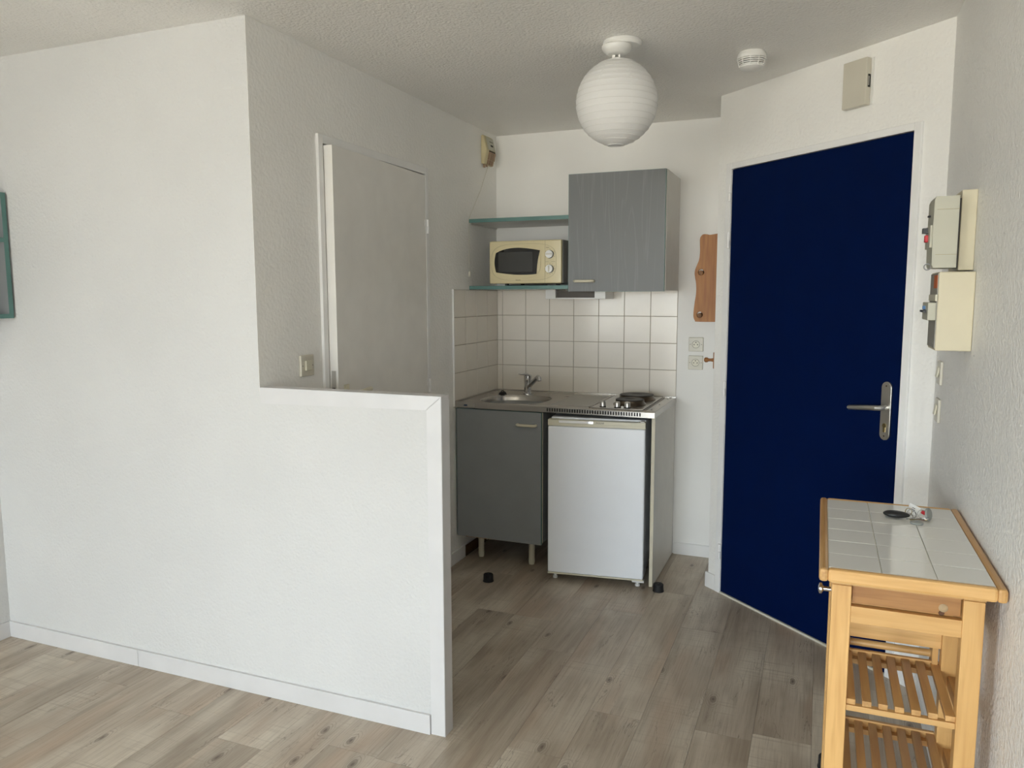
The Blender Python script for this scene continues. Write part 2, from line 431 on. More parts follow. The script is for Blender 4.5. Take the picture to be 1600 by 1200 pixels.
# alcove left wall with the recess of its door
DY0, DY1, DZ = -1.798, -.893, 2.122
wl = struct('wall_left', BB((-.0008, 0, YP+.0002, YP+.051, HALF-.027, H), (-.15, 0, YP+.051, DY0, 0, H), (-.15, 0, DY1, .1, 0, H), (-.15, 0, DY0, DY1, DZ, H), (-.15, -.09, DY0, DY1, 0, DZ)), 'wall')
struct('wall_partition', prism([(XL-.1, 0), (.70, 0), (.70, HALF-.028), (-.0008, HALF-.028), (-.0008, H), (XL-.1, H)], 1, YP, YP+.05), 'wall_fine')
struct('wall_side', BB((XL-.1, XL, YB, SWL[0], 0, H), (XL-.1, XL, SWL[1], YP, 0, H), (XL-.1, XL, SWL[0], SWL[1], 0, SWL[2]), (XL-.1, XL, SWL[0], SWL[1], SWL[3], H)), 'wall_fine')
struct('wall_right', B(XR, XR+.1, YB, END.y+.03, 0, H), 'wall_grit')
# wall around the blue door, built in its own frame (x along the wall, y into it)
dg = struct('wall_diagonal', BB((0, .062, 0, .12, 0, H), (1.083, SEND+.06, 0, .12, 0, H), (.062, 1.083, 0, .12, 2.112, H), (.062, 1.083, .075, .12, 0, 2.112)), 'wall')
dg.location = (A0.x, A0.y, 0); dg.rotation_euler = (0, 0, ANG)
struct('wall_return', prism([(A0.x, A0.y), (A0.x, .1), (A0.x+.5, .1), (A0.x+.12, A0.y+.02)], 2, 0, H), 'wall')
# rear wall (behind the camera) with the French window that lights the room
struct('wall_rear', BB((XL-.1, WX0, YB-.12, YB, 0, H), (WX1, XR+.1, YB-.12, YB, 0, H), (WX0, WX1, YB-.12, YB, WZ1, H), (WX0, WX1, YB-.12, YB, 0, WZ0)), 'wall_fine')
def frame(name, x0, x1, y0, y1, z0, z1):
    if x1-x0 < y1-y0: bs = [(x0, x1, y0, y0+.05, z0, z1), (x0, x1, y1-.05, y1, z0, z1), (x0, x1, (y0+y1)/2-.03, (y0+y1)/2+.03, z0, z1)]
    struct(name, BB(*bs, (x0, x1, y0, y1, z0, z0+.05), (x0, x1, y0, y1, z1-.05, z1)), 'trim')
frame('added_fill_window', XL-.08, XL-.03, *SWL)  # frame of the unseen opening added for fill light
w = struct('window_1', BB((WX0, WX0+.05, YB-.1, YB-.04, WZ0, WZ1), (WX1-.05, WX1, YB-.1, YB-.04, WZ0, WZ1), (WX0, WX1, YB-.1, YB-.04, WZ1-.05, WZ1), (WX0, WX1, YB-.1, YB-.04, WZ0, WZ0+.05)), 'trim')

# wooden trim closing the half wall: cap, post and their mitres, proud of the plaster
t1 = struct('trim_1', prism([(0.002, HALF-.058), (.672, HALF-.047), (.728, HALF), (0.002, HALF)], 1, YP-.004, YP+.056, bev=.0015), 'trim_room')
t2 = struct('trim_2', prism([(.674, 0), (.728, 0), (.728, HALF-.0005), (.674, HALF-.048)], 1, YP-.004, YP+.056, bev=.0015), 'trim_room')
# skirting
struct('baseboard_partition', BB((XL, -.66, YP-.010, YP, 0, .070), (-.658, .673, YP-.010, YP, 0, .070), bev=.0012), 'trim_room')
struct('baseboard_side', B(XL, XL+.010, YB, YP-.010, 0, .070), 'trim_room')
struct('baseboard_back', B(1.110, A0.x, -.010, 0, 0, .068, bev=.001), 'trim')
bl = struct('baseboard_left', B(0, .010, DY1, -.20, 0, .070, bev=.001), 'trim')
obj('damp_patch', B(.0102, .0112, -.50, -.20, .002, .068), 'stain', bl)
o = struct('baseboard_diagonal', BB((-.012, .060, -.011, 0, 0, .078), (1.085, SEND-.005, -.011, 0, 0, .078), bev=.0015), 'trim')
o.location = dg.location; o.rotation_euler = dg.rotation_euler
struct('baseboard_right', B(XR-.010, XR, YB, END.y-.01, 0, .070), 'trim')
struct('baseboard_rear', BB((XL+.01, WX0, YB, YB+.01, 0, .07), (WX1, XR-.01, YB, YB+.01, 0, .07)), 'trim')

# wall tiles --------------------------------------------------------------
T = .1520; ZT = 1.525; X0T = .0404
obj('grout_bed', B(0.0015, X0T+7*T, -.003, 0, ZT-4*T-.03, ZT), 'grout', wb)
obj('grout_bed', B(0, .003, -.6125, -.0015, ZT-4*T-.03, ZT), 'grout', wl)
def tile_mesh(name, w, h):
    bm = B(0, w, -.006, -.0005, 0, h, bev=.0012, seg=2)
    me = bpy.data.meshes.new(name); bm.to_mesh(me); bm.free(); me.materials.append(M['tile']); return me
tm = tile_mesh('tile', T-.003, T-.003); tn = tile_mesh('tile_cut', X0T-.009, T-.003)
for r in range(4):
    z = ZT-(r+1)*T+.0015
    for c in range(-1, 7):
        me = tn if c < 0 else tm
        o = bpy.data.objects.new('tile', me); COL.objects.link(o); o.parent = wb
        o.location = (.0075 if c < 0 else X0T+c*T+.0015, -.0005+random.uniform(-.0003, .0003), z)
        o.rotation_euler = (random.uniform(-.0015, .0015), 0, random.uniform(-.003, .003))
    for c in range(4):
        o = bpy.data.objects.new('tile', tm); COL.objects.link(o); o.parent = wl
        yy = -.6125+c*T+.0015
        o.location = (.0005+random.uniform(-.0002, .0002), yy, z)
        o.rotation_euler = (0, 0, pi/2+random.uniform(-.002, .002))
obj('tile_edge_strip', B(0, .009, -.6165, -.6125, ZT-4*T-.03, ZT+.002), 'trim', wl)

# ---------------------------------------------------------------- door_1 : pale door, ajar
d1 = sempty('door_1', (0, DY1-.025, 0))
obj('door_frame', BB((-.088, .012, DY0-(DY1-.025), DY0-(DY1-.025)+.030, 0, DZ), (-.088, .012, -.004, .025, 0, DZ), (-.088, .012, DY0-(DY1-.025)+.030, -.004, DZ-.034, DZ), bev=.0015), 'trim', d1)
obj('door_stop', BB((-.088, -.045, DY0-(DY1-.025)+.030, DY0-(DY1-.025)+.043, 0, DZ-.034), (-.088, -.045, DY0-(DY1-.025)+.030, -.004, DZ-.047, DZ-.034)), 'trim', d1)
leafw = .842
th = radians(2.6)
lf = obj('door_leaf', B(-.040, 0, -leafw, -.004, .012, DZ-.040, bev=.001), 'door_white', d1)
lf.location = (.010, -.002, 0); lf.rotation_euler = (0, 0, th)
for z0 in (1.80, 1.005, .20):
    hb = lathe([(.0065, z0), (.0065, z0+.032)], (.018, .002, 0), 12)
    lathe([(.0065, z0+.034), (.0065, z0+.068)], (.018, .002, 0), 12, bm=hb)
    box(hb, .011, .0135, -.018, .016, z0+.036, z0+.066); box(hb, .011, .0135, -.010, .022, z0+.002, z0+.032)
    obj('hinge', hb, 'trim', d1, True)
# lever handle of cream plastic on the leaf
hp = obj('handle_plate', B(.000, .006, -leafw+.04, -leafw+.075, .93, 1.13, bev=.002), 'cream_pale', lf)
obj('lever', tube([(.004, -leafw+.057, 1.088), (.040, -leafw+.057, 1.088), (.052, -leafw+.070, 1.094), (.052, -leafw+.17, 1.101)], [.009, .009, .010, .010], 12), 'cream_pale', lf, True)
obj('lock_case', B(-.030, -.010, -leafw-.001, -leafw+.001, .98, 1.19), 'alu', lf)
obj('latch_bolt', B(-.026, -.014, -leafw-.010, -leafw, 1.105, 1.120, bev=.002), 'rubber', lf)

# ---------------------------------------------------------------- door_2 : blue entrance door in the diagonal wall
d2 = sempty('door_2', (A0.x, A0.y, 0), (0, 0, ANG))
fr = obj('door_frame', BB((.062, .098, -.012, .075, 0, 2.112), (1.052, 1.083, -.012, .075, 0, 2.112), (.098, 1.052, -.012, .075, 2.084, 2.112), bev=.002), 'trim', d2)
obj('threshold', B(.098, 1.052, -.012, .075, 0, .010, bev=.001), 'ivory', d2)
lf2 = obj('door_leaf', B(.101, 1.049, -.006, .034, .0115, 2.081, bev=.0015), 'blue', d2)
for z0 in (1.935, 1.715, 1.00, .18):
    hb = lathe([(.0075, z0), (.0075, z0+.036)], (.096, -.016, 0), 12)
    lathe([(.0075, z0+.038), (.0075, z0+.075)], (.096, -.016, 0), 12, bm=hb)
    box(hb, .086, .105, -.0145, -.0125, z0+.038, z0+.073)
    obj('hinge', hb, 'trim', d2, True)
# handle set
def stadium(cx, cz, w, h, n=12):
    r = w/2; pts = []
    for i in range(n+1): a = pi*i/n; pts.append((cx+r*cos(a), cz+h/2-r+r*sin(a)))
    for i in range(n+1): a = pi+pi*i/n; pts.append((cx+r*cos(a), cz-h/2+r+r*sin(a)))
    return pts
hx = .998
pl_ = obj('handle_plate', prism(stadium(hx, 1.048, .044, .226), 1, -.016, -.006, bev=.002), 'alu', lf2, True)
obj('lever', tube([(hx, -.016, 1.062), (hx, -.050, 1.062), (hx-.010, -.060, 1.062), (hx-.035, -.062, 1.060), (hx-.128, -.062, 1.050), (hx-.134, -.062, 1.050)], [.0105, .0105, .011, .0105, .010, .006], 16), 'alu', lf2, True)
kb = lathe([(.0085, -.0005), (.0085, .0015)], (hx, -.018, .992), 16, 'y')
box(kb, hx-.005, hx+.005, -.0185, -.016, .966, .992)
obj('cylinder_lock', kb, 'brass', lf2)
sb_ = lathe([(.003, 0), (.003, .001)], (hx, -.0172, 1.145), 10, 'y'); lathe([(.003, 0), (.003, .001)], (hx, -.0172, .951), 10, 'y', bm=sb_)
obj('plate_screws', sb_, 'rim', lf2)

# ================================================================== KITCHENETTE
UX0, UX1, UY = .004, 1.106, -.612
ku = thing('steel_worktop', 'stainless steel worktop with round-cornered sink, drainboard and vent slots, above the grey cabinet', 'worktop', (.55, -.30, .883))
def kobj(name, bm, mat, par, smooth=False, label=None):
    """mesh given in world coordinates, parented to a thing"""
    o = obj(name, bm, mat, par, smooth, label)
    chain = []; q = par
    while q is not None: chain.append(q); q = q.parent
    mw = Matrix()
    for q in reversed(chain): mw = mw @ Matrix.LocRotScale(q.location, q.rotation_euler, (1, 1, 1))
    o.data.transform(mw.inverted())
    return o
WT = .915
# top sheet with a hole for the bowl
cx, cy, rx, ry = .285, -.395, .190, .186
NB = 48
def bowl_ring(kx, ky, ex=2.9, ox=0, oy=0):
    pts = []
    for i in range(NB):
        a = 2*pi*i/NB; c, s = cos(a), sin(a)
        k = (abs(c)**ex+abs(s)**ex)**(-1/ex)
        pts.append((cx+ox+kx*k*c, cy+oy+ky*k*s))
    return pts
bm = bmesh.new()
ring = bowl_ring(rx, ry)
inner = [bm.verts.new((x, y, WT)) for x, y in ring]
outer = []
for i in range(NB):
    a = 2*pi*i/NB; c, s = cos(a), sin(a)
    hx_, hy_ = .245, .2085
    t = min(hx_/abs(c) if abs(c) > 1e-6 else 9, hy_/abs(s) if abs(s) > 1e-6 else 9)
    outer.append(bm.verts.new((cx+c*t, cy+s*t, WT)))
for i in range(NB): bm.faces.new((inner[i], inner[(i+1) % NB], outer[(i+1) % NB], outer[i]))
rings = [inner]
for (k, dz) in ((.985, -.004), (.965, -.02), (.93, -.09), (.86, -.125), (.70, -.138), (.12, -.142)):
    rings.append([bm.verts.new((x, y, WT+dz)) for x, y in bowl_ring(rx*k, ry*k, 2.9 if k > .5 else 2)])
for a, b in zip(rings, rings[1:]):
    for i in range(NB): bm.faces.new((a[i], b[i], b[(i+1) % NB], a[(i+1) % NB]))
bm.faces.new(rings[-1][::-1])
bmesh.ops.recalc_face_normals(bm, faces=bm.faces)
kobj('sink_bowl', bm, 'steel', ku, True)
# rest of the deck
bx0, bx1, by0, by1 = cx-.245, cx+.245, cy-.2085, cy+.2085
kobj('deck', BB((UX0, bx0, UY+.004, -.004, WT-.003, WT), (bx1, UX1, UY+.004, -.004, WT-.003, WT), (bx0, bx1, by1, -.004, WT-.003, WT), (bx0, bx1, UY+.004, by0, WT-.003, WT)), 'steel', ku)
kobj('front_edge', prism([(UY, .884), (UY, .911), (UY+.003, .9162), (UY+.008, .9175), (UY+.016, .9152), (UY+.016, .884)], 0, UX0, UX1), 'steel', ku)
kobj('side_edge', BB((UX1-.0005, UX1+.0012, UY, -.004, .884, .914)), 'steel', ku)
kobj('upstand', BB((UX0+.004, UX1, -.018, -.0075, WT, WT+.004), (UX0+.0075, UX0+.018, -.60, -.018, WT, WT+.004)), 'steel', ku)
kobj('drainboard', BB((.535, .745, -.545, -.10, WT, WT+.0012), bev=.0005), 'steel_dull', ku)
vb = bmesh.new()
for i in range(37):
    x = .541+i*.0136
    box(vb, x, x+.0064, UY-.0006, UY+.001, .8905, .9075)
o = kobj('vent_slots', vb, 'gap', ku)
kobj('maker_plate', B(.062, .082, UY-.0012, UY, .895, .902), plain('blue_label', (.02, .05, .11), .4), ku)
kobj('brushed_plate', B(.115, .130, UY-.0006, UY, .886, .909), 'steel_dull', ku)
# mixer tap
tp = thing('mixer_tap', 'chrome single-lever mixer tap behind the sink', 'tap', (.264, -.160, WT))
obj('tap_body', lathe([(.028, 0), (.028, .007), (.0215, .011), (.0205, .06), (.0225, .075), (.0235, .108), (.017, .116)], n=28), 'chrome', tp, True)
obj('lever', tube([(0, 0, .112), (-.006, -.012, .118), (-.014, -.048, .120), (-.020, -.085, .124)], [.014, .015, .010, .008], 12, sq=.5), 'chrome', tp, True)
obj('spout', tube([(.006, -.006, .035), (.03, -.035, .06), (.088, -.09, .104), (.100, -.102, .112), (.112, -.114, .108), (.115, -.118, .094)], [.013, .013, .0125, .014, .014, .013], 14), 'chrome', tp, True)
# plug
pg = thing('sink_plug', 'black rubber sink plug lying on the steel rim behind the bowl', 'plug', (.135, -.235, WT))
obj('plug_stopper', lathe([(.021, 0.0), (.024, .002), (.019, .013), (.015, .015)], n=20), 'rubber', pg, True)
obj('grip', tube([(-.010, 0, .014), (-.006, 0, .022), (.006, 0, .022), (.010, 0, .014)], .003, 8), 'rubber', pg, True)
obj('chain', tube([(.018, -.006, .006), (.028, -.030, .004), (.032, -.040, -.006), (.034, -.046, -.06)], .0011, 6), 'chrome', pg, True)

# electric hob set in the worktop
hb_ = thing('electric_hob', 'two-plate electric hob with dark cast plates and small silver knobs on the worktop', 'hob', (.92, -.30, WT))
kobj('hob_plate', BB((.772, 1.040, -.580, -.055, WT+.0003, WT+.006), bev=.002), 'steel', hb_)
kobj('hob_rail', BB((1.046, 1.052, -.575, -.06, WT, WT+.004), (.758, .764, -.575, -.06, WT, WT+.003)), 'rim', hb_)
def plate(x, y, r):
    p = kobj('cooking_plate', lathe([(r+.012, 0), (r+.012, .004), (r+.004, .010), (r+.001, .016), (r+.0005, .024)], (x, y, WT+.006), 40), 'rim', hb_, True)
    kobj('plate_surface', lathe([(r, .0200), (r, .0275), (r-.004, .0285), (r*.35, .0282), (r*.30, .0262), (.0001, .0262)], (x, y, WT+.006), 40), 'cast', p, True)
plate(.935, -.415, .0745); plate(.925, -.205, .0920)
for x in (.826, .902, .955):
    k = kobj('knob', lathe([(.0150, .010), (.0150, .032), (.0125, .036)], (x, -.552, WT), 24), 'alu', hb_, True)
    kobj('knob_base', lathe([(.0160, 0), (.0160, .004)], (x, -.552, WT+.006), 24), 'rubber', k, True)
kobj('pilot_light', lathe([(.007, 0), (.007, .006), (.004, .008)], (.929, -.552, WT+.006), 16), 'white_plastic', hb_, True)
sc_ = bmesh.new()
for (x, y) in ((.752, -.545), (.752, -.08), (.80, -.03), (1.075, -.53), (1.075, -.33), (1.075, -.10), (1.085, -.04), (1.078, -.035)):
    lathe([(.0035, 0), (.0035, .0012)], (x, y, WT), 8, bm=sc_)
kobj('screw_holes', sc_, 'gap', ku)

# lower cabinet
lc = thing('lower_cabinet', 'dark grey base cabinet with cream handle and round cream legs under the sink', 'cabinet', (.26, -.30, 0))
kobj('carcase', BB((.012, .508, -.018, -.008, .166, .883), (.012, .028, -.580, -.018, .166, .883), (.028, .508, -.580, -.018, .166, .182), (.028, .492, -.580, -.018, .86, .883)), 'grey', lc)
kobj('side_panel', B(.493, .509, -.580, -.018, .166, .8825), 'grey', lc)
kobj('carcase_edging', BB((.494, .509, -.5815, -.5802, .166, .882), (.012, .027, -.5815, -.5802, .166, .882)), 'cream_edge', lc)
ld = kobj('cabinet_door', B(.012, .505, -.600, -.584, .158, .876), 'grey', lc)
kobj('door_edging', BB((.505, .5066, -.600, -.584, .158, .876), (.0105, .012, -.600, -.584, .158, .876), (.0105, .5066, -.600, -.584, .876, .8775)), 'teal', ld)
def bar_handle(x0, x1, y, z, par):
    r = .010
    bm = tube([(x0+.004, y, z), (x0+.004, y-.016, z), (x0+.012, y-.023, z), (x1-.012, y-.023, z), (x1-.004, y-.016, z), (x1-.004, y, z)], [.0075]*6, 12, sq=1.0)
    return kobj('handle', bm, 'cream_edge', par, True)
bar_handle(.370, .480, -.600, .808, ld)
kobj('door_chips', prism([(.06, .1565), (.06, .1595), (.20, .1590), (.22, .158), (.22, .1565)], 1, -.6006, -.5995), plain('bare_chipboard', (.33, .19, .09), .8), ld)
for (x, y) in ((.090, -.455), (.405, -.470), (.425, -.090), (.090, -.090)):
    l = kobj('leg', lathe([(.0165, .035), (.0165, .166)], (x, y, 0), 20), 'cream_edge', lc, True)
    kobj('leg_foot', lathe([(.015, 0), (.0155, .004), (.0175, .010), (.0175, .035)], (x, y, 0), 20), 'cream_pale', l, True)

# side panel at the right end of the kitchenette
sp = thing('kitchen_end_panel', 'pale grey upright end panel with cream front edge, right of the fridge', 'panel', (1.094, -.30, 0))
kobj('panel_board', B(1.087, 1.104, -.578, -.012, .004, .8825), 'carcase', sp)
kobj('panel_edging', B(1.087, 1.104, -.5795, -.578, .004, .8825), 'cream_edge', sp)
kobj('panel_glide', BB((1.089, 1.102, -.57, -.55, 0, .004), (1.089, 1.102, -.06, -.04, 0, .004)), 'rubber', sp)

# fridge ------------------------------------------------------------------
FW = .500
fg = thing('fridge', 'small white under-counter fridge with cream top strip, pulled slightly askew', 'fridge', (.572, -.682, 0), (0, 0, radians(7.0)))
obj('fridge_body', B(.012, FW-.006, .058, .53, .030, .850, bev=.006), 'fridge', fg)
obj('gasket', B(.014, FW-.010, .046, .058, .045, .845), 'fridge_grey', fg)
dr = obj('fridge_door', B(0, FW-.004, 0, .046, .050, .826, bev=.007, seg=3), 'fridge', fg)
obj('door_top_strip', prism([(0, .828), (FW-.004, .828), (FW-.004, .860), (FW-.040, .860), (FW-.046, .846), (FW-.060, .842), (.070, .842), (.056, .846), (.050, .860), (0, .860)], 1, -.001, .046, bev=.0012), 'cream_pale', dr)
obj('grip_recess', B(.046, FW-.036, .0045, .045, .840, .858, bev=.001), 'cream_pale', dr)
gc = obj('grip_glint', B(.056, .234, -.0012, .0012, -.0062, .0062, bev=.0008), 'white_gloss', dr); gc.location = (0, .0035, .8500); gc.rotation_euler = (radians(-7.6), 0, 0)  # white plate shaped and tilted as the window's reflection in the grip
obj('door_bottom_strip', B(0, FW-.004, -.0005, .046, .042, .050, bev=.002), 'cream_pale', dr)
text('PROLINE', .0105, 'ink', dr, (.268, .0042, .8490), (pi/2, 0, 0))
for (x, y) in ((.03, .03), (.465, .02), (.03, .48), (.465, .48)):
    obj('foot', lathe([(.013, 0), (.013, .012), (.008, .014), (.008, .046)], (x, y+.03, 0), 14), 'white_plastic', fg, True)
obj('door_hinge', BB((FW-.060, FW+.0, .012, .040, .030, .0415), (FW-.030, FW-.010, .012, .05, .860, .864)), 'white_plastic', fg)
obj('fridge_top', B(.008, FW-.004, .050, .53, .850, .866, bev=.002), 'fridge', fg)

# open shelves -------------------------------------------------------------
def shelf(z0, z1, lab, x1=.584):
    s = thing('wall_shelf', lab, 'shelf', (.29, -.2, z0), group=None)
    kobj('shelf_board', B(.0015, x1, -.396, -.0015, z0, z1), 'carcase', s)
    kobj('shelf_edging', B(.0015, x1, -.3985, -.396, z0-.0005, z1+.0005), 'teal', s)
    return s
su = shelf(1.897, 1.9165, 'upper open white shelf with teal front edge, empty, left of the grey wall cabinet')
kobj('shelf_bracket', BB((.0015, .012, -.39, -.02, 1.888, 1.897)), 'alu', su)
shelf(1.527, 1.5455, 'lower open shelf with teal front edge, carrying the cream microwave')

# wall cabinet
wc = thing('wall_cabinet', 'grey wood-grain wall cabinet with cream handle and white side above the hob', 'cabinet', (.84, -.2, 1.516))
kobj('carcase', BB((.588, .604, -.382, -.002, 1.517, 2.127), (.604, 1.088, -.382, -.002, 1.517, 1.533), (.604, 1.088, -.382, -.002, 2.111, 2.127), (.604, 1.088, -.012, -.002, 1.533, 2.111), (1.087, 1.104, -.382, -.002, 1.517, 2.127), bev=.0005), 'carcase', wc)
wd = kobj('cabinet_door', B(.588, 1.099, -.402, -.385, 1.513, 2.125), 'grey_wood', wc)
kobj('door_edging', BB((1.099, 1.1005, -.402, -.385, 1.513, 2.125), (.5865, .588, -.402, -.385, 1.513, 2.125), (.5865, 1.1005, -.402, -.385, 2.125, 2.1265), (.74, 1.1005, -.402, -.385, 1.5115, 1.513)), 'teal', wd)
bar_handle(.622, .732, -.402, 1.567, wd)

# under-cabinet light box
ul = thing('under_shelf_lamp', 'slim white lamp housing with dark open middle, hung below the lower shelf', 'lamp', (.56, -.15, 1.472))
kobj('end_cap', B(.382, .442, -.185, -.0075, 1.472, 1.5265, bev=.002), 'white_plastic', ul)
kobj('end_cap', B(.672, .735, -.185, -.0075, 1.472, 1.5165, bev=.002), 'white_plastic', ul)
kobj('dark_channel', B(.442, .672, -.160, -.10, 1.478, 1.5165), plain('brown_channel', (.08, .065, .05), .5), ul)
kobj('lower_rail', B(.442, .672, -.183, -.160, 1.472, 1.479), 'white_plastic', ul)

# microwave ----------------------------------------------------------------
mwv = thing('microwave', 'yellowed cream microwave oven with black window and two dials on the lower shelf', 'microwave', (.125, -.395, 1.5455))
mw, mh = .425, .232
obj('casing', B(.004, mw-.002, .022, .335, .014, mh+.014, bev=.003), plain('grey_painted_casing', (.33, .335, .33), .4), mwv)
fr_ = obj('front_fascia', B(0, mw-.004, -.002, .024, .012, mh+.013, bev=.007, seg=3), 'cream', mwv)
def sup(cxx, cz, hw, hh, e=4.0, n=56, skew=0):
    pts = []
    for i in range(n):
        a = 2*pi*i/n; c, s = cos(a), sin(a); k = (abs(c)**e+abs(s)**e)**(-1/e)
        pts.append((cxx+hw*k*c+skew*s*k, cz+hh*k*s))
    return pts
cz_ = .012+mh/2
# moulded oval line round door and panel
def ring_prism(po, pi_, y0, y1):
    bm = bmesh.new(); n = len(po)
    L = [[bm.verts.new((p[0], y, p[1])) for p in P] for P in (po, pi_) for y in (y0, y1)]
    for i in range(n):
        j = (i+1) % n
        bm.faces.new((L[0][i], L[0][j], L[2][j], L[2][i])); bm.faces.new((L[1][i], L[1][j], L[0][j], L[0][i])); bm.faces.new((L[2][i], L[2][j], L[3][j], L[3][i]))
    bmesh.ops.recalc_face_normals(bm, faces=bm.faces); return bm
obj('moulded_rim', ring_prism(sup(.203, cz_, .190, .100, 3.6), sup(.203, cz_, .1885, .0985, 3.6), -.0035, -.001), 'line', mwv)
obj('door_relief', prism(sup(.1605, cz_-.001, .146, .090, 3.2), 1, -.0065, -.001, bev=.003), 'cream', fr_, True)
def window_pts():
    L, R, Tm, Bm = .034, .300, cz_+.074, cz_-.074
    pts = []
    for i in range(13):      # top arc from left to right
        t = i/12; pts.append((.042+t*.258, cz_+.052+.022*sin(pi*min(1, t*1.0)**.8)-.0*t+.010*t))
    for i in range(1, 9):    # right side, concave towards the dials
        t = i/8; pts.append((.300-.018*t-.004*sin(pi*t), cz_+.060-.125*t))
    for i in range(1, 12):
        t = i/12; pts.append((.282-t*.240, cz_-.066-.008*sin(pi*t)+.012*t))
    for i in range(0, 8):
        t = i/8; pts.append((.042-.009*sin(pi*t), cz_-.053+t*.105))
    return pts
wn = obj('window', prism(window_pts(), 1, -.0075, -.004), 'glass_black', fr_)
obj('window_mesh', B(.056, .258, -.0085, -.0074, cz_-.052, cz_+.056), 'screen', wn)
obj('door_gap', B(.3275, .3290, -.0032, .0, .014, mh+.010), 'line', fr_)
for z in (cz_+.040, cz_-.038):
    k = obj('dial', lathe([(.0205, 0), (.0205, .003), (.0185, .016), (.016, .018)], (.356, -.020, z), 28, 'y'), 'white_plastic', mwv, True)
    bmk = BB((.340, .372, -.026, -.020, z-.003, z+.003), bev=.001) if z > cz_ else BB((.353, .359, -.026, -.020, z-.016, z+.016), bev=.001)
    obj('dial_grip', bmk, 'ivory', k)
    obj('dial_ring', lathe([(.0225, 0), (.0225, .0008)], (.356, -.0031, z), 28, 'y'), 'ink_grey', k)
tk = bmesh.new()
for zc, n_, rr in ((cz_+.040, 5, .029), (cz_-.038, 12, .029)):
    for i in range(n_):
        a = (-pi*.15+i*pi*1.3/(n_-1)) if n_ == 5 else 2*pi*i/n_
        x, z = .356+rr*cos(a), zc+rr*sin(a)
        box(tk, x-.0016, x+.0016, -.0032, -.002, z-.0008, z+.0008)
box(tk, .334, .352, -.0032, -.002, cz_+.075, cz_+.0765); box(tk, .332, .350, -.0032, -.002, cz_-.0005, cz_+.0005); box(tk, .364, .386, -.0032, -.002, cz_-.0005, cz_+.0005)
obj('dial_markings', tk, 'ink', mwv)
text('PROLINE', .0075, 'ink', mwv, (.172, -.0032, cz_-.098), (pi/2, 0, 0))
obj('foot', lathe([(.010, 0), (.012, .014)], (.085, .05, 0), 12), 'rubber', mwv)
obj('foot', lathe([(.010, 0), (.012, .014)], (.385, .05, 0), 12), 'rubber', mwv)
obj('foot', lathe([(.010, 0), (.012, .014)], (.085, .29, 0), 12), 'rubber', mwv)
obj('foot', lathe([(.010, 0), (.012, .014)], (.385, .29, 0), 12), 'rubber', mwv)
obj('power_cord', tube([(.06, .30, .0035), (.10, .04, .0035), (.16, .03, .0035), (.24, .035, .0035), (.33, .03, .0035)], .003, 8), 'rubber', mwv, True)

# fan heater / pull-cord switch in the corner -------------------------------
fh = thing('pull_cord_wall_unit', 'small yellowed wedge-shaped wall unit with brown tabs and pull cord, high in the corner', 'wall unit', (0, -.157, 2.28))
prof = [(.0005, .128), (.016, .128), (.036, .045), (.026, -.005), (.019, -.033), (.0005, -.033)]
bm = bmesh.new()
v0 = [bm.verts.new((p[0], -.066, p[1])) for p in prof]; v1 = [bm.verts.new((p[0], .066, p[1])) for p in prof]
bm.faces.new(v0); bm.faces.new(v1[::-1])
for i in range(6): bm.faces.new((v0[i], v1[i], v1[(i+1) % 6], v0[(i+1) % 6]))
bmesh.ops.recalc_face_normals(bm, faces=bm.faces)
bmesh.ops.bevel(bm, geom=list(bm.edges), offset=.003, segments=2, affect='EDGES')
obj('unit_casing', bm, 'cream', fh)
def on_face(y0, y1, t0, t1, pa, pb, off, th_, mat, name):
    """thin plate on the slanted face pa->pb between fractions t0..t1"""
    a = Vector(pa); b = Vector(pb); d = b-a; n = Vector((-d.y, d.x)).normalized()
    if n.x < 0: n = -n
    q = [a+d*t0+n*off, a+d*t1+n*off, a+d*t1+n*(off+th_), a+d*t0+n*(off+th_)]
    return obj(name, prism([(p.x, p.y) for p in q], 1, y0, y1), mat, fh)
# prism axis=1 inserts y in the middle -> outline is (x, z)
on_face(-.040, .058, .10, .95, prof[1], prof[2], .0005, .003, 'meter_grey', 'slanted_cover')
on_face(-.005, .045, .35, .39, prof[1], prof[2], .0035, .0006, 'gap', 'slot')
on_face(.000, .035, .58, .70, prof[1], prof[2], .0035, .0006, 'gap', 'indicator_window')
on_face(-.030, .058, .0, .14, prof[2], prof[3], .0005, .0015, 'gap', 'gap_line')
for i, y in enumerate((-.030, .000, .030)):
    on_face(y, y+.024, .14, 1.0, prof[2], prof[3], .0005, .007, plain('brown_tab', (.34, .22, .14), .5), 'brown_tab')
    on_face(y, y+.020, .05, 1.0, prof[3], prof[4], .0005, .004, plain('brown_tab', (.34, .22, .14), .5), 'brown_tab')
obj('lower_tab', BB((.006, .014, -.050, -.036, -.052, -.033), (.008, .016, -.018, -.006, -.044, -.033)), plain('brown_tab', (.34, .22, .14), .5), fh)
# cord runs down to the shelf end and hangs beside the wall
obj('pull_cord', tube([(.012, .010, -.033), (.010, -.10, -.19), (.004, -.247, -.362), (.0045, -.248, -.50), (.0045, -.248, -.650)], .0012, 6), 'ivory', fh, True)
obj('cord_pull', lathe([(.0035, 0), (.006, -.008), (.0065, -.028), (.004, -.032)], (.0070, -.248, -.650), 12), 'ivory', fh, True)

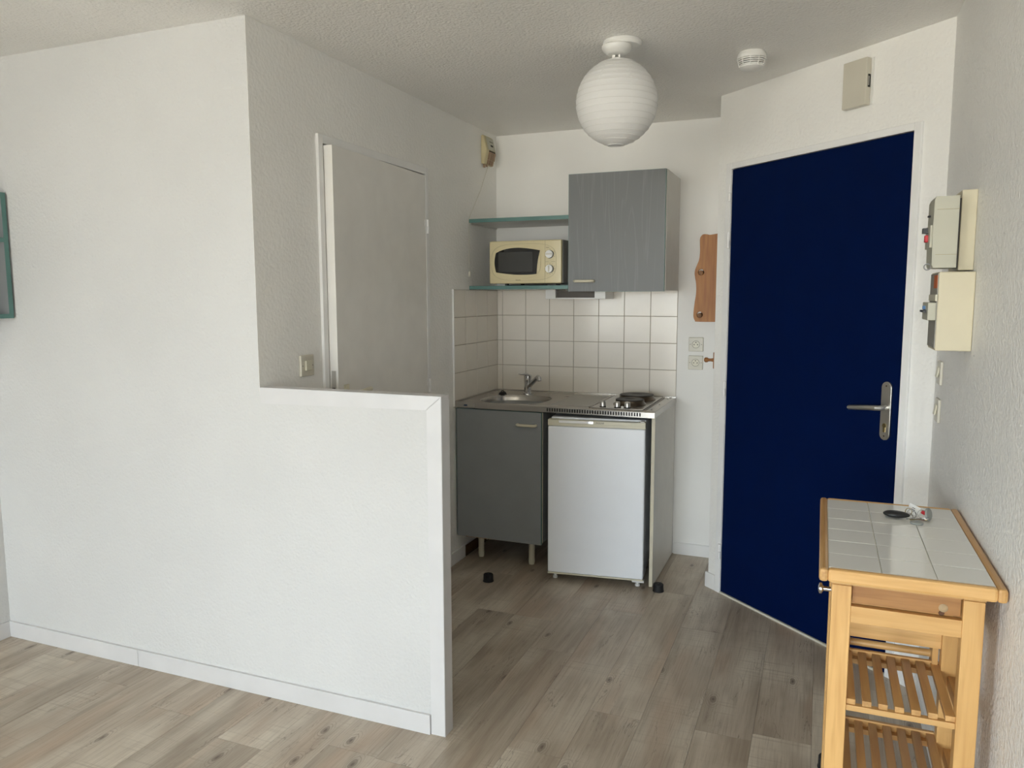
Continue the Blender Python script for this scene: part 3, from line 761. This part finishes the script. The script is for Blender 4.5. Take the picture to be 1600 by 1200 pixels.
# sockets ------------------------------------------------------------------
def socket(z, lab):
    s = thing('wall_socket', lab, 'socket', (1.2105, 0, z), group='wall sockets')
    obj('socket_plate', B(-.040, .040, -.011, -.0003, -.039, .039, bev=.003), 'ivory', s)
    w_ = lathe([(.0235, -.0005), (.0235, .0015), (.0205, .0015), (.0200, -.0002)], (0, -.012, 0), 28, 'y')
    obj('socket_well', w_, 'cream_pale', s, True)
    obj('well_ring', ring_prism([(.0215*cos(2*pi*i/28), .0215*sin(2*pi*i/28)) for i in range(28)], [(.0195*cos(2*pi*i/28), .0195*sin(2*pi*i/28)) for i in range(28)], -.0131, -.0120), 'ink_grey', s)
    h = bmesh.new()
    for (x, zz) in ((-.0095, -.001), (.0095, -.001)): lathe([(.0030, 0), (.0030, .0008)], (x, -.0135, zz), 10, 'y', bm=h)
    obj('pin_holes', h, 'gap', s)
    obj('earth_pin', lathe([(.0030, -.004), (.0030, .0)], (0, -.0125, .0115), 10, 'y'), 'ink', s)
    h = bmesh.new()
    for x in (-.031, .031): lathe([(.0022, 0), (.0022, .0006)], (x, -.0114, 0), 8, 'y', bm=h)
    obj('screw_caps', h, 'gap', s)
    return s
socket(1.2185, 'upper cream wall socket, of the two right of the tiled splashback')
socket(1.1165, 'lower cream wall socket, of the two right of the tiled splashback')

# wooden rack on the return wall ------------------------------------------------
rk = thing('wooden_wall_rack', 'orange pine wall rack with wavy side board and two dowels, left of blue door', 'rack', (A0.x, -.32, 1.58))
outl = [(1.353, 1.357), (1.262, 1.357), (1.252, 1.362), (1.245, 1.377), (1.2435, 1.40), (1.248, 1.45), (1.254, 1.50), (1.2535, 1.545), (1.247, 1.585), (1.2445, 1.603), (1.248, 1.625), (1.258, 1.65), (1.266, 1.675), (1.269, 1.715), (1.267, 1.765), (1.270, 1.785), (1.282, 1.797), (1.30, 1.797), (1.315, 1.794), (1.335, 1.796), (1.353, 1.799)]
def rack_side(y, name='side_board'):
    bm = bmesh.new()
    # board with two through holes: front and back faces via bridged outline
    holes = [(1.2765, 1.608, .0165), (1.2745, 1.392, .0165)]
    me = bpy.data.curves.new('tmp', 'CURVE'); me.dimensions = '2D'; me.fill_mode = 'BOTH'; me.extrude = .008; me.bevel_depth = .001
    def spl(pts):
        s = me.splines.new('POLY'); s.points.add(len(pts)-1)
        for p, q in zip(s.points, pts): p.co = (q[0], q[1], 0, 1)
        s.use_cyclic_u = True
    # smooth the wavy outline
    sm = []
    n = len(outl)
    for i in range(n-1):
        p0, p1, p2, p3 = [Vector(outl[max(0, min(n-1, j))]) for j in (i-1, i, i+1, i+2)]
        for t in (0, .25, .5, .75):
            sm.append(tuple(.5*((2*p1)+(-p0+p2)*t+(2*p0-5*p1+4*p2-p3)*t*t+(-p0+3*p1-3*p2+p3)*t**3)))
    sm.append(outl[-1])
    spl(sm)
    for (hx2, hz, hr) in holes: spl([(hx2+hr*cos(2*pi*i/24), hz+hr*sin(2*pi*i/24)) for i in range(24)])
    t = bpy.data.objects.new('tmp', me); COL.objects.link(t); bpy.context.view_layer.update()
    ms = bpy.data.meshes.new_from_object(t); COL.objects.unlink(t); bpy.data.objects.remove(t)
    ms.transform(Matrix(((1, 0, 0, 0), (0, 0, -1, y), (0, 1, 0, 0), (0, 0, 0, 1))))
    bm.from_mesh(ms)
    bmesh.ops.recalc_face_normals(bm, faces=bm.faces)
    return kobj(name, bm, 'rack', rk)
rack_side(-.330); rack_side(-.060)
kobj('back_rail', BB((1.352, 1.3655, -.338, -.052, 1.76, 1.80)), 'rack', rk)
kobj('back_rail', BB((1.352, 1.3655, -.338, -.052, 1.59, 1.63)), 'rack', rk)
kobj('back_rail', BB((1.352, 1.3655, -.338, -.052, 1.357, 1.385)), 'rack', rk)
for (x, z) in ((1.2765, 1.6045), (1.2745, 1.3885)):
    kobj('dowel', lathe([(.0105, -.352), (.0125, -.350), (.0125, -.045)], (x, 0, z), 20, 'y'), 'dowel', rk, True)

# wooden peg below
pk = thing('wooden_coat_peg', 'small turned wooden peg on a backplate, right of the sockets', 'peg', (A0.x, -.40, 1.166))
obj('backplate', B(-.009, -.0005, -.022, .022, -.042, .040, bev=.003), 'rack', pk)
obj('peg', lathe([(.008, -.009), (.009, -.014), (.007, -.022), (.008, -.034), (.0125, -.040), (.0125, -.050), (.007, -.056)], (0, 0, 0), 18, 'x'), 'rack', pk, True)

# rubber caps on the floor ---------------------------------------------------
def cap(x, y, lab):
    c = thing('rubber_cap', lab, 'door stop', (x, y, 0), group='black rubber caps on the floor')
    obj('cap_body', lathe([(.028, 0), (.028, .004), (.0262, .006), (.0255, .036), (.023, .039)], n=28), 'rubber', c, True)
    obj('cap_nub', lathe([(.003, .0388), (.003, .0402)], n=10), 'ink_grey', c)
    return c
cap(.284, -.80, 'short black rubber cylinder on the floor in front of the grey cabinet')
cap(1.142, -.610, 'short black rubber cylinder on the floor beside the fridge end panel')
cap(1.930, -1.885, 'black rubber cylinder on the floor, mostly hidden behind the trolley leg')

# light switch on the left wall -----------------------------------------------
ls = thing('light_switch', 'cream rocker light switch on the wall left of the pale grey door', 'switch', (0, -1.908, 1.2235))
obj('switch_plate', B(.0003, .011, -.041, .041, -.041, .041, bev=.003), 'ivory', ls)
rk2 = B(.011, .018, -.018, .018, -.019, .019, bev=.002)
obj('rocker', rk2, 'cream_pale', ls)
h = bmesh.new()
for y in (-.031, .031): lathe([(.002, .0108), (.002, .0114)], (0, y, 0), 8, 'x', bm=h)
obj('screw_caps', h, 'gap', ls)

# teal-edged shelf unit on the side wall ---------------------------------------
hs_ = thing('hanging_shelf_unit', 'dark grey open wall shelf unit with teal edges at the left picture edge', 'shelf', (XL, -2.19, 1.405))
ya, yb, za, zb, xf = -2.186, -2.90, 1.404, 1.911, -1.236
kobj('side_panel', B(XL+.001, xf-.002, ya-.018, ya, za, zb), 'grey', hs_)
kobj('side_panel', B(XL+.001, xf-.002, yb, yb+.018, za, zb), 'grey', hs_)
kobj('back_board', B(XL+.001, XL+.006, yb+.018, ya-.018, za, zb), 'grey', hs_)
for z0 in (za, 1.712, zb-.018):
    kobj('shelf_board', B(XL+.006, xf-.002, yb+.018, ya-.018, z0, z0+.018), 'grey', hs_)
kobj('teal_edging', BB((xf-.002, xf, ya-.018, ya, za, zb), (xf-.002, xf, yb, yb+.018, za, zb), (xf-.002, xf, yb+.018, ya-.018, za, za+.018), (xf-.002, xf, yb+.018, ya-.018, 1.712, 1.730), (xf-.002, xf, yb+.018, ya-.018, zb-.018, zb)), 'teal', hs_)

# ceiling lantern --------------------------------------------------------------
lp = thing('paper_lantern_lamp', 'round white paper lantern on a white ceiling fitting', 'lamp', (1.106, -1.44, H))
obj('ceiling_disc', lathe([(.072, -.0005), (.074, -.010), (.068, -.020), (.050, -.022)], (.014, .022, 0), 36), 'white_plastic', lp, True)
obj('lamp_holder', lathe([(.052, -.018), (.056, -.022), (.056, -.029), (.050, -.039), (.036, -.050), (.030, -.053)], (-.002, 0, 0), 36), 'white_plastic', lp, True)
obj('wire_clip', BB((-.018, -.006, -.005, .005, -.092, -.050), (.006, .012, -.004, .004, -.090, -.050)), 'alu', lp)
obj('bulb', lathe([(.0135, -.064), (.0135, -.095), (.022, -.120), (.030, -.150), (.026, -.175), (.012, -.188), (.0001, -.190)], n=20), 'white_plastic', lp, True)
CZ, R_ = -.2265, .1535
bm = bmesh.new()
NR, NS = 96, 64; rings = []; ribs_ = []
a0, a1 = math.asin(.94), -math.asin(.985)
NRIB = 18
for i in range(NR+1):
    t = i/NR; a = a0+(a1-a0)*t
    ph = (t*NRIB) % 1.0
    sag = .0014*abs(sin(pi*ph))
    r = (R_-sag)*cos(a)*(1.0 if sin(a) < 0.2 else 1.0)
    z = CZ+R_*1.02*sin(a)
    rings.append([bm.verts.new((r*cos(2*pi*k/NS)*(1+.006*sin(9*a+3*k)), r*sin(2*pi*k/NS), z)) for k in range(NS)])
for a, b in zip(rings, rings[1:]):
    for k in range(NS): bm.faces.new((a[k], b[k], b[(k+1) % NS], a[(k+1) % NS]))
bmesh.ops.recalc_face_normals(bm, faces=bm.faces)
pp_ = obj('paper_shade', bm, 'paper', lp, True)
bm = bmesh.new()
for j in range(NRIB+1):
    a = a0+(a1-a0)*j/NRIB
    r = R_*cos(a)+.0004; z = CZ+R_*1.02*sin(a)
    tl = .003*sin(j*1.7)
    pts = [(r*cos(2*pi*k/48), r*sin(2*pi*k/48), z+tl*cos(2*pi*k/48+j)) for k in range(49)]
    tube(pts, .0009, 5, bm=bm)
obj('wire_ribs', bm, 'white_plastic', pp_)
obj('bottom_ring', tube([(.031*cos(2*pi*k/32), .031*sin(2*pi*k/32), CZ-R_*1.015) for k in range(33)], .0016, 6), 'white_plastic', pp_)
bm = bmesh.new()
# overlapping paper seams, one strip per gore
for g in range(8):
    g0 = 2*pi*g/8+.62; wd_ = .030
    prev = None
    for i in range(33):
        a = a0+(a1-a0)*i/32; r = (R_+.0005)*cos(a); z = CZ+R_*1.021*sin(a)
        hw = wd_*(.35+.65*cos(a))
        cur = [bm.verts.new((r*cos(g0+s*hw), r*sin(g0+s*hw), z)) for s in (-1, 1)]
        if prev: bm.faces.new((prev[0], cur[0], cur[1], prev[1]))
        prev = cur
obj('paper_seams', bm, 'paper', pp_, True)

# smoke detector ----------------------------------------------------------------
sd = thing('smoke_detector', 'small round white smoke detector with slotted rim on the ceiling', 'smoke detector', (1.561, -1.096, H))
obj('base_ring', lathe([(.050, -.0004), (.054, -.008), (.057, -.018), (.056, -.026), (.048, -.028)], n=36), 'white_plastic', sd, True)
obj('sensor_core', lathe([(.044, -.026), (.044, -.056)], n=30), 'gap', sd)
bm = bmesh.new()
for i in range(4):
    z = -.031-i*.0065; rr = .0565-i*.0025
    lathe([(.043, z+.0017), (rr, z+.0017), (rr-.0008, z-.0017), (.043, z-.0017)], n=36, bm=bm)
obj('grille_ring', bm, 'white_plastic', sd, True)
bm = bmesh.new()
for i in range(10):
    a = 2*pi*i/10+.3
    tube([(.0555*cos(a), .0555*sin(a), -.026), (.047*cos(a), .047*sin(a), -.056)], .0022, 6, bm=bm)
obj('grille_post', bm, 'white_plastic', sd)
obj('cap', lathe([(.047, -.053), (.046, -.058), (.036, -.066), (.0001, -.070)], n=36), 'white_plastic', sd, True)

# door chime box ------------------------------------------------------------------
ch = thing('door_chime', 'cream plastic door chime box on the wall above the blue door', 'door chime', (A0.x+dd.x*.800, A0.y+dd.y*.800, 2.303), (0, 0, ANG))
obj('chime_cover', B(-.055, .054, -.036, -.008, -.088, .088, bev=.003), 'ivory', ch)
obj('chime_base', B(-.050, .060, -.008, -.0005, -.084, .088), 'white_plastic', ch)
obj('side_slot', B(.0535, .0547, -.026, -.012, -.022, .026), 'gap', ch)
obj('clapper', B(.0546, .0554, -.024, -.020, -.016, .018), 'alu', ch)

# fuse boxes on the right wall --------------------------------------------------------
eb = thing('upper_fuse_box', 'upper electrical box with protruding grey-green breaker case on the right wall', 'electrical box', (XR, -1.83, 1.66))
kobj('back_box', B(2.208, XR-.0005, -1.880, -1.70, 1.560, 1.782, bev=.002), 'meter_cream', eb)
kobj('orange_label', B(2.2070, 2.2082, -1.872, -1.84, 1.69, 1.725), 'orange', eb)
mc = kobj('breaker_case', prism([(2.197, 1.566), (2.197, 1.762), (2.140, 1.762), (2.136, 1.752), (2.135, 1.66), (2.137, 1.575), (2.141, 1.566)], 1, -1.928, -1.800, bev=.0015), 'meter_grey', eb)
kobj('case_seam', BB((2.143, 2.197, -1.9290, -1.928, 1.7255, 1.7268), (2.144, 2.197, -1.9290, -1.928, 1.602, 1.6033)), 'line', mc)
kobj('case_gap', B(2.1975, 2.2078, -1.875, -1.80, 1.567, 1.76), 'ink', mc)
kobj('raised_panel', B(2.130, 2.136, -1.915, -1.81, 1.622, 1.685, bev=.001), 'meter_grey', mc)
kobj('switch_toggle', B(2.116, 2.131, -1.870, -1.850, 1.665, 1.680, bev=.001), 'black', mc)
kobj('test_button', B(2.122, 2.131, -1.876, -1.852, 1.640, 1.660, bev=.002), 'red', mc)
kobj('hook_clip', BB((2.129, 2.137, -1.86, -1.84, 1.712, 1.716)), 'rubber', mc)
kobj('ring_seal', tube([(2.131+.0085*cos(2*pi*i/20), -1.885, 1.570+.0085*sin(2*pi*i/20)) for i in range(21)], .0018, 6), 'frame_metal', mc, True)
lb = thing('lower_fuse_box', 'lower cream electrical box with orange label and grey breaker on the right wall', 'electrical box', (XR, -1.86, 1.44))
kobj('back_box', B(2.157, XR-.0005, -1.930, -1.77, 1.335, 1.555, bev=.003), 'meter_cream', lb)
kobj('front_cover', B(2.1545, 2.158, -1.926, -1.775, 1.342, 1.551), 'meter_front', lb)
kobj('orange_label', B(2.1533, 2.1546, -1.925, -1.86, 1.510, 1.546), 'orange', lb)
br = kobj('breaker', B(2.134, 2.155, -1.925, -1.80, 1.420, 1.470, bev=.002), 'meter_grey', lb)
kobj('breaker_lever', B(2.124, 2.135, -1.90, -1.83, 1.442, 1.448, bev=.001), 'black', br)
kobj('blue_tab', B(2.127, 2.135, -1.87, -1.86, 1.450, 1.460), plain('blue_tab', (.05, .16, .35), .4), br)
kobj('blank_strip', B(2.150, 2.155, -1.935, -1.79, 1.474, 1.492), 'cream_pale', lb)
kobj('cover_screw', lathe([(.003, 0), (.003, -.002)], (2.1545, -1.90, 1.352), 10, 'x'), 'alu', lb)

def edge_switch(y, z, lab):
    s = thing('wall_switch', lab, 'switch', (XR, y, z), group='edge-on switches on the right wall')
    obj('switch_plate', B(-.009, -.0004, -.040, .040, -.040, .040, bev=.002), 'ivory', s)
    r = obj('rocker', B(-.015, -.009, -.018, .018, -.018, .018, bev=.002), 'cream_pale', s)
    r.rotation_euler = (0, radians(9), 0)
edge_switch(-1.385, 1.225, 'cream wall switch seen edge-on below the fuse boxes, upper of two')
edge_switch(-1.385, 1.095, 'cream wall switch seen edge-on below the fuse boxes, lower of two')

# ================================================================== TROLLEY
tr_ = thing('kitchen_trolley', 'light pine kitchen trolley with white tiled top and slatted shelves against the right wall', 'trolley', (2.058, -2.39, 0))
TX0, TX1, TY0, TY1, TZ = 1.8765, 2.2440, -2.567, -1.900, .880
TH = .031
def K(n, bm, mt, par=None, sm=False, label=None): return kobj(n, bm, mt, par or tr_, sm, label)
K('top_frame', BB((TX0, TX0+.020, TY0, TY1, TZ-TH, TZ), (TX1-.020, TX1, TY0, TY1, TZ-TH, TZ), bev=.007), 'pine_y')
K('top_frame', BB((TX0+.018, TX1-.018, TY0, TY0+.022, TZ-TH, TZ), bev=.007), 'pine_x')
K('top_frame', BB((TX0+.018, TX1-.018, TY1-.018, TY1, TZ-TH, TZ), bev=.007), 'pine_x')
K('top_board', B(TX0+.019, TX1-.019, TY0+.020, TY1-.017, TZ-.022, TZ-.0045), 'top_grout')
tx0, tx1, ty0, ty1 = TX0+.0195, TX1-.0195, TY0+.0215, TY1-.0175
tw, tl_ = (tx1-tx0)/3, (ty1-ty0)/6
ttm = None
for i in range(3):
    for j in range(6):
        if ttm is None:
            o = kobj('tile', B(.0009, tw-.0009, .0011, tl_-.0011, -.005, -.0010, bev=.0008), 'top_tile', tr_); ttm = o.data
            base = Vector(tr_.location); o.data.transform(Matrix.Translation(base))
        else:
            o = bpy.data.objects.new('tile', ttm); COL.objects.link(o); o.parent = tr_
        o.location = Vector((tx0+i*tw, ty0+j*tl_, TZ))-Vector(tr_.location)
        o.rotation_euler = (random.uniform(-.002, .002), random.uniform(-.002, .002), 0)
LX = ((1.905, 1.947), (2.169, 2.2105)); FY = (-2.530, -2.492); RY = (-2.290, -2.252)
for (a, b) in LX:
    for (c, d) in (FY, RY): K('leg', B(a, b, c, d, 0, .834, bev=.002), 'pine')
K('apron_block', BB((1.903, 1.947, -2.528, -2.492, .8345, .8485), (2.169, 2.2120, -2.528, -2.492, .8345, .8485), bev=.0008), 'pine_x')
K('upper_rail', B(1.947, 2.169, -2.524, -2.506, .833, .8485, bev=.001), 'pine_x')
dw = K('drawer', B(1.949, 2.167, -2.516, -2.500, .791, .8315, bev=.001), 'pine_dark')
K('drawer_knob_scar', lathe([(.0001, -2.5195), (.0075, -2.5185), (.0095, -2.517), (.0095, -2.515)], (2.133, 0, .806), 14, 'y'), plain('torn_pale_wood', (.52, .38, .22), .8, var=.3, bscale=200, bstr=1.0), dw, True)
K('knot', lathe([(.005, -2.5172), (.006, -2.5160)], (2.130, 0, .794), 10, 'y'), plain('dark_knot', (.10, .04, .015), .6), dw)
K('lower_rail', B(1.947, 2.169, -2.528, -2.508, .748, .787, bev=.001), 'pine_x')
K('side_apron', B(1.915, 1.933, -2.492, -2.290, .72, .848), 'pine_y')
K('side_apron', B(2.183, 2.201, -2.492, -2.290, .72, .848), 'pine_y')
K('rear_apron', B(1.947, 2.169, -2.275, -2.257, .610, .848, bev=.001), 'pine_x')
K('top_bearer', BB((1.915, 1.933, -2.252, -1.93, .815, .8485), (2.183, 2.201, -2.252, -1.93, .815, .8485)), 'pine_y')
rz = .574
K('towel_rail', lathe([(.0095, 1.947), (.0095, 2.169)], (0, -2.222, rz), 18, 'x'), 'pine_x', sm=True)
K('rail_arm', B(2.152, 2.166, -2.262, -2.212, rz-.03, .625, bev=.001), 'pine')
K('rail_arm', B(1.949, 1.961, -2.262, -2.212, rz-.03, .625, bev=.001), 'pine')
def slat_shelf(z):
    K('shelf_rail', B(1.947, 2.169, -2.526, -2.510, z-.027, z-.0135, bev=.001), 'pine_x')
    K('shelf_rail', B(1.947, 2.169, -2.272, -2.256, z-.027, z-.0135, bev=.001), 'pine_x')
    K('shelf_end_rail', B(1.947, 2.169, -2.254, -2.244, z-.027, z+.004, bev=.001), 'pine_x')
    K('shelf_side_rail', B(1.913, 1.931, -2.492, -2.290, z-.04, z-.012), 'pine_y')
    K('shelf_side_rail', B(2.185, 2.203, -2.492, -2.290, z-.04, z-.012), 'pine_y')
    for i in range(7):
        x = 1.9475+i*.0337
        K('slat', B(x, x+.0195, -2.522, -2.255, z-.013, z, bev=.001), 'pine_y')
slat_shelf(.562); slat_shelf(.372); slat_shelf(.182)
kn_ = K('side_knob', lathe([(.0055, 1.904), (.0055, 1.888), (.008, 1.886), (.0125, 1.884), (.0125, 1.879), (.006, 1.8765)], (0, -2.505, .812), 20, 'x'), 'chrome', sm=True)

# keys on the trolley -----------------------------------------------------------------
ky = thing('key_bunch', 'bunch of keys with black fob, grey discs and white tag on the tiled trolley top', 'keys', (2.10, -2.06, .8795))
bm = bmesh.new(); bmesh.ops.create_uvsphere(bm, u_segments=24, v_segments=14, radius=1)
for v in bm.verts:
    v.co = Vector((v.co.x*.034, v.co.y*.019*(1-.25*v.co.x), v.co.z*.0095+.0098))
fo = obj('key_fob', bm, 'black', ky, True); fo.location = (-.028, 0, 0); fo.rotation_euler = (0, 0, radians(-6))
obj('fob_button', lathe([(.007, .0150), (.006, .0162)], (-.02, 0, 0), 14), 'rubber', fo)
def ring_at(loc, rot, r, rad, mat, nm):
    bmr = tube([(r*cos(2*pi*i/24), r*sin(2*pi*i/24), 0) for i in range(25)], rad, 6)
    o = obj(nm, bmr, mat, ky, True); o.location = loc; o.rotation_euler = rot; return o
ring_at((.010, .004, .013), (radians(62), 0, radians(25)), .012, .0011, 'chrome', 'split_ring')
ring_at((.036, .012, .013), (radians(70), radians(15), 0), .011, .0010, 'chrome', 'split_ring')
ring_at((.004, .024, .014), (radians(75), 0, radians(-30)), .009, .0010, 'brass', 'split_ring')
tg = obj('white_tag', BB((-.016, .016, -.0006, .0006, 0, .028), bev=.0004), 'white_plastic', ky); tg.location = (.014, .030, .005); tg.rotation_euler = (radians(-28), radians(24), radians(8))
obj('tag_writing', BB((-.006, .002, -.0009, -.0006, .018, .0195), (-.008, .003, -.0009, -.0006, .013, .0145), (-.004, .002, -.0009, -.0006, .0085, .0095)), 'ink', tg)
d_ = obj('grey_disc', lathe([(.0155, 0), (.0165, .002), (.0165, .0035), (.015, .005)], n=24), 'disc', ky, True); d_.location = (.018, -.045, .0002)
d_ = obj('grey_disc', lathe([(.0165, 0), (.0175, .002), (.0175, .004), (.016, .0055)], n=24), 'disc', ky, True); d_.location = (.047, -.006, .019); d_.rotation_euler = (radians(78), 0, radians(62))
kk = tube([(-.020, 0, 0), (.012, 0, 0), (.020, 0, 0)], [.003, .003, .002], 8, sq=.35)
lathe([(.009, -.0012), (.009, .0012)], (.026, 0, 0), 16, bm=kk)
k_ = obj('key', kk, 'brass', ky); k_.location = (.022, -.010, .003); k_.rotation_euler = (0, 0, radians(28))
kk = tube([(-.022, 0, 0), (.012, 0, 0), (.018, 0, 0)], [.0028, .003, .002], 8, sq=.35)
lathe([(.0095, -.0012), (.0095, .0012)], (.026, 0, 0), 16, bm=kk)
k_ = obj('key', kk, 'chrome', ky); k_.location = (.016, -.016, .006); k_.rotation_euler = (0, radians(-12), radians(-20))
k_ = obj('red_cap', BB((-.006, .006, -.003, .003, 0, .011), bev=.0025), 'red', ky); k_.location = (.040, .040, .006); k_.rotation_euler = (0, radians(30), 0)

# ------------------------------------------------------------------ split loose pieces
STUFF = {'vent_slots', 'dial_markings', 'screw_holes', 'screw_caps', 'pin_holes', 'plate_screws', 'tag_writing', 'lettering'}
def islands(me):
    par = list(range(len(me.vertices)))
    def find(a):
        while par[a] != a:
            par[a] = par[par[a]]; a = par[a]
        return a
    for e in me.edges:
        a, b = find(e.vertices[0]), find(e.vertices[1])
        if a != b: par[a] = b
    gr = {}
    for v in me.vertices: gr.setdefault(find(v.index), []).append(v.index)
    gs = []
    for g in gr.values():
        cs = [me.vertices[i].co for i in g]
        gs.append([[min(c[k] for c in cs)-.0008 for k in range(3)], [max(c[k] for c in cs)+.0008 for k in range(3)], g])
    ch = True
    while ch:
        ch = False
        for i in range(len(gs)):
            for j in range(i+1, len(gs)):
                a, b = gs[i], gs[j]
                if all(a[0][k] <= b[1][k] and b[0][k] <= a[1][k] for k in range(3)):
                    gs[i] = [[min(a[0][k], b[0][k]) for k in range(3)], [max(a[1][k], b[1][k]) for k in range(3)], a[2]+b[2]]
                    del gs[j]; ch = True; break
            if ch: break
    return [set(g[2]) for g in gs]
for o in list(COL.objects):
    if o.type != 'MESH' or o.data.users > 1: continue
    base = o.name.split('.')[0]
    if base in STUFF: o['kind'] = 'stuff'; continue
    if len(o.data.vertices) > 6000: continue
    gs = islands(o.data)
    if len(gs) < 2: continue
    for n_, g in enumerate(gs[::-1]):
        last = n_ == len(gs)-1
        me = o.data if last else o.data.copy()
        bm = bmesh.new(); bm.from_mesh(me); bm.verts.ensure_lookup_table()
        bmesh.ops.delete(bm, geom=[v for v in bm.verts if v.index not in g], context='VERTS')
        bm.to_mesh(me); bm.free()
        if not last:
            c = o.copy(); c.data = me; COL.objects.link(c)
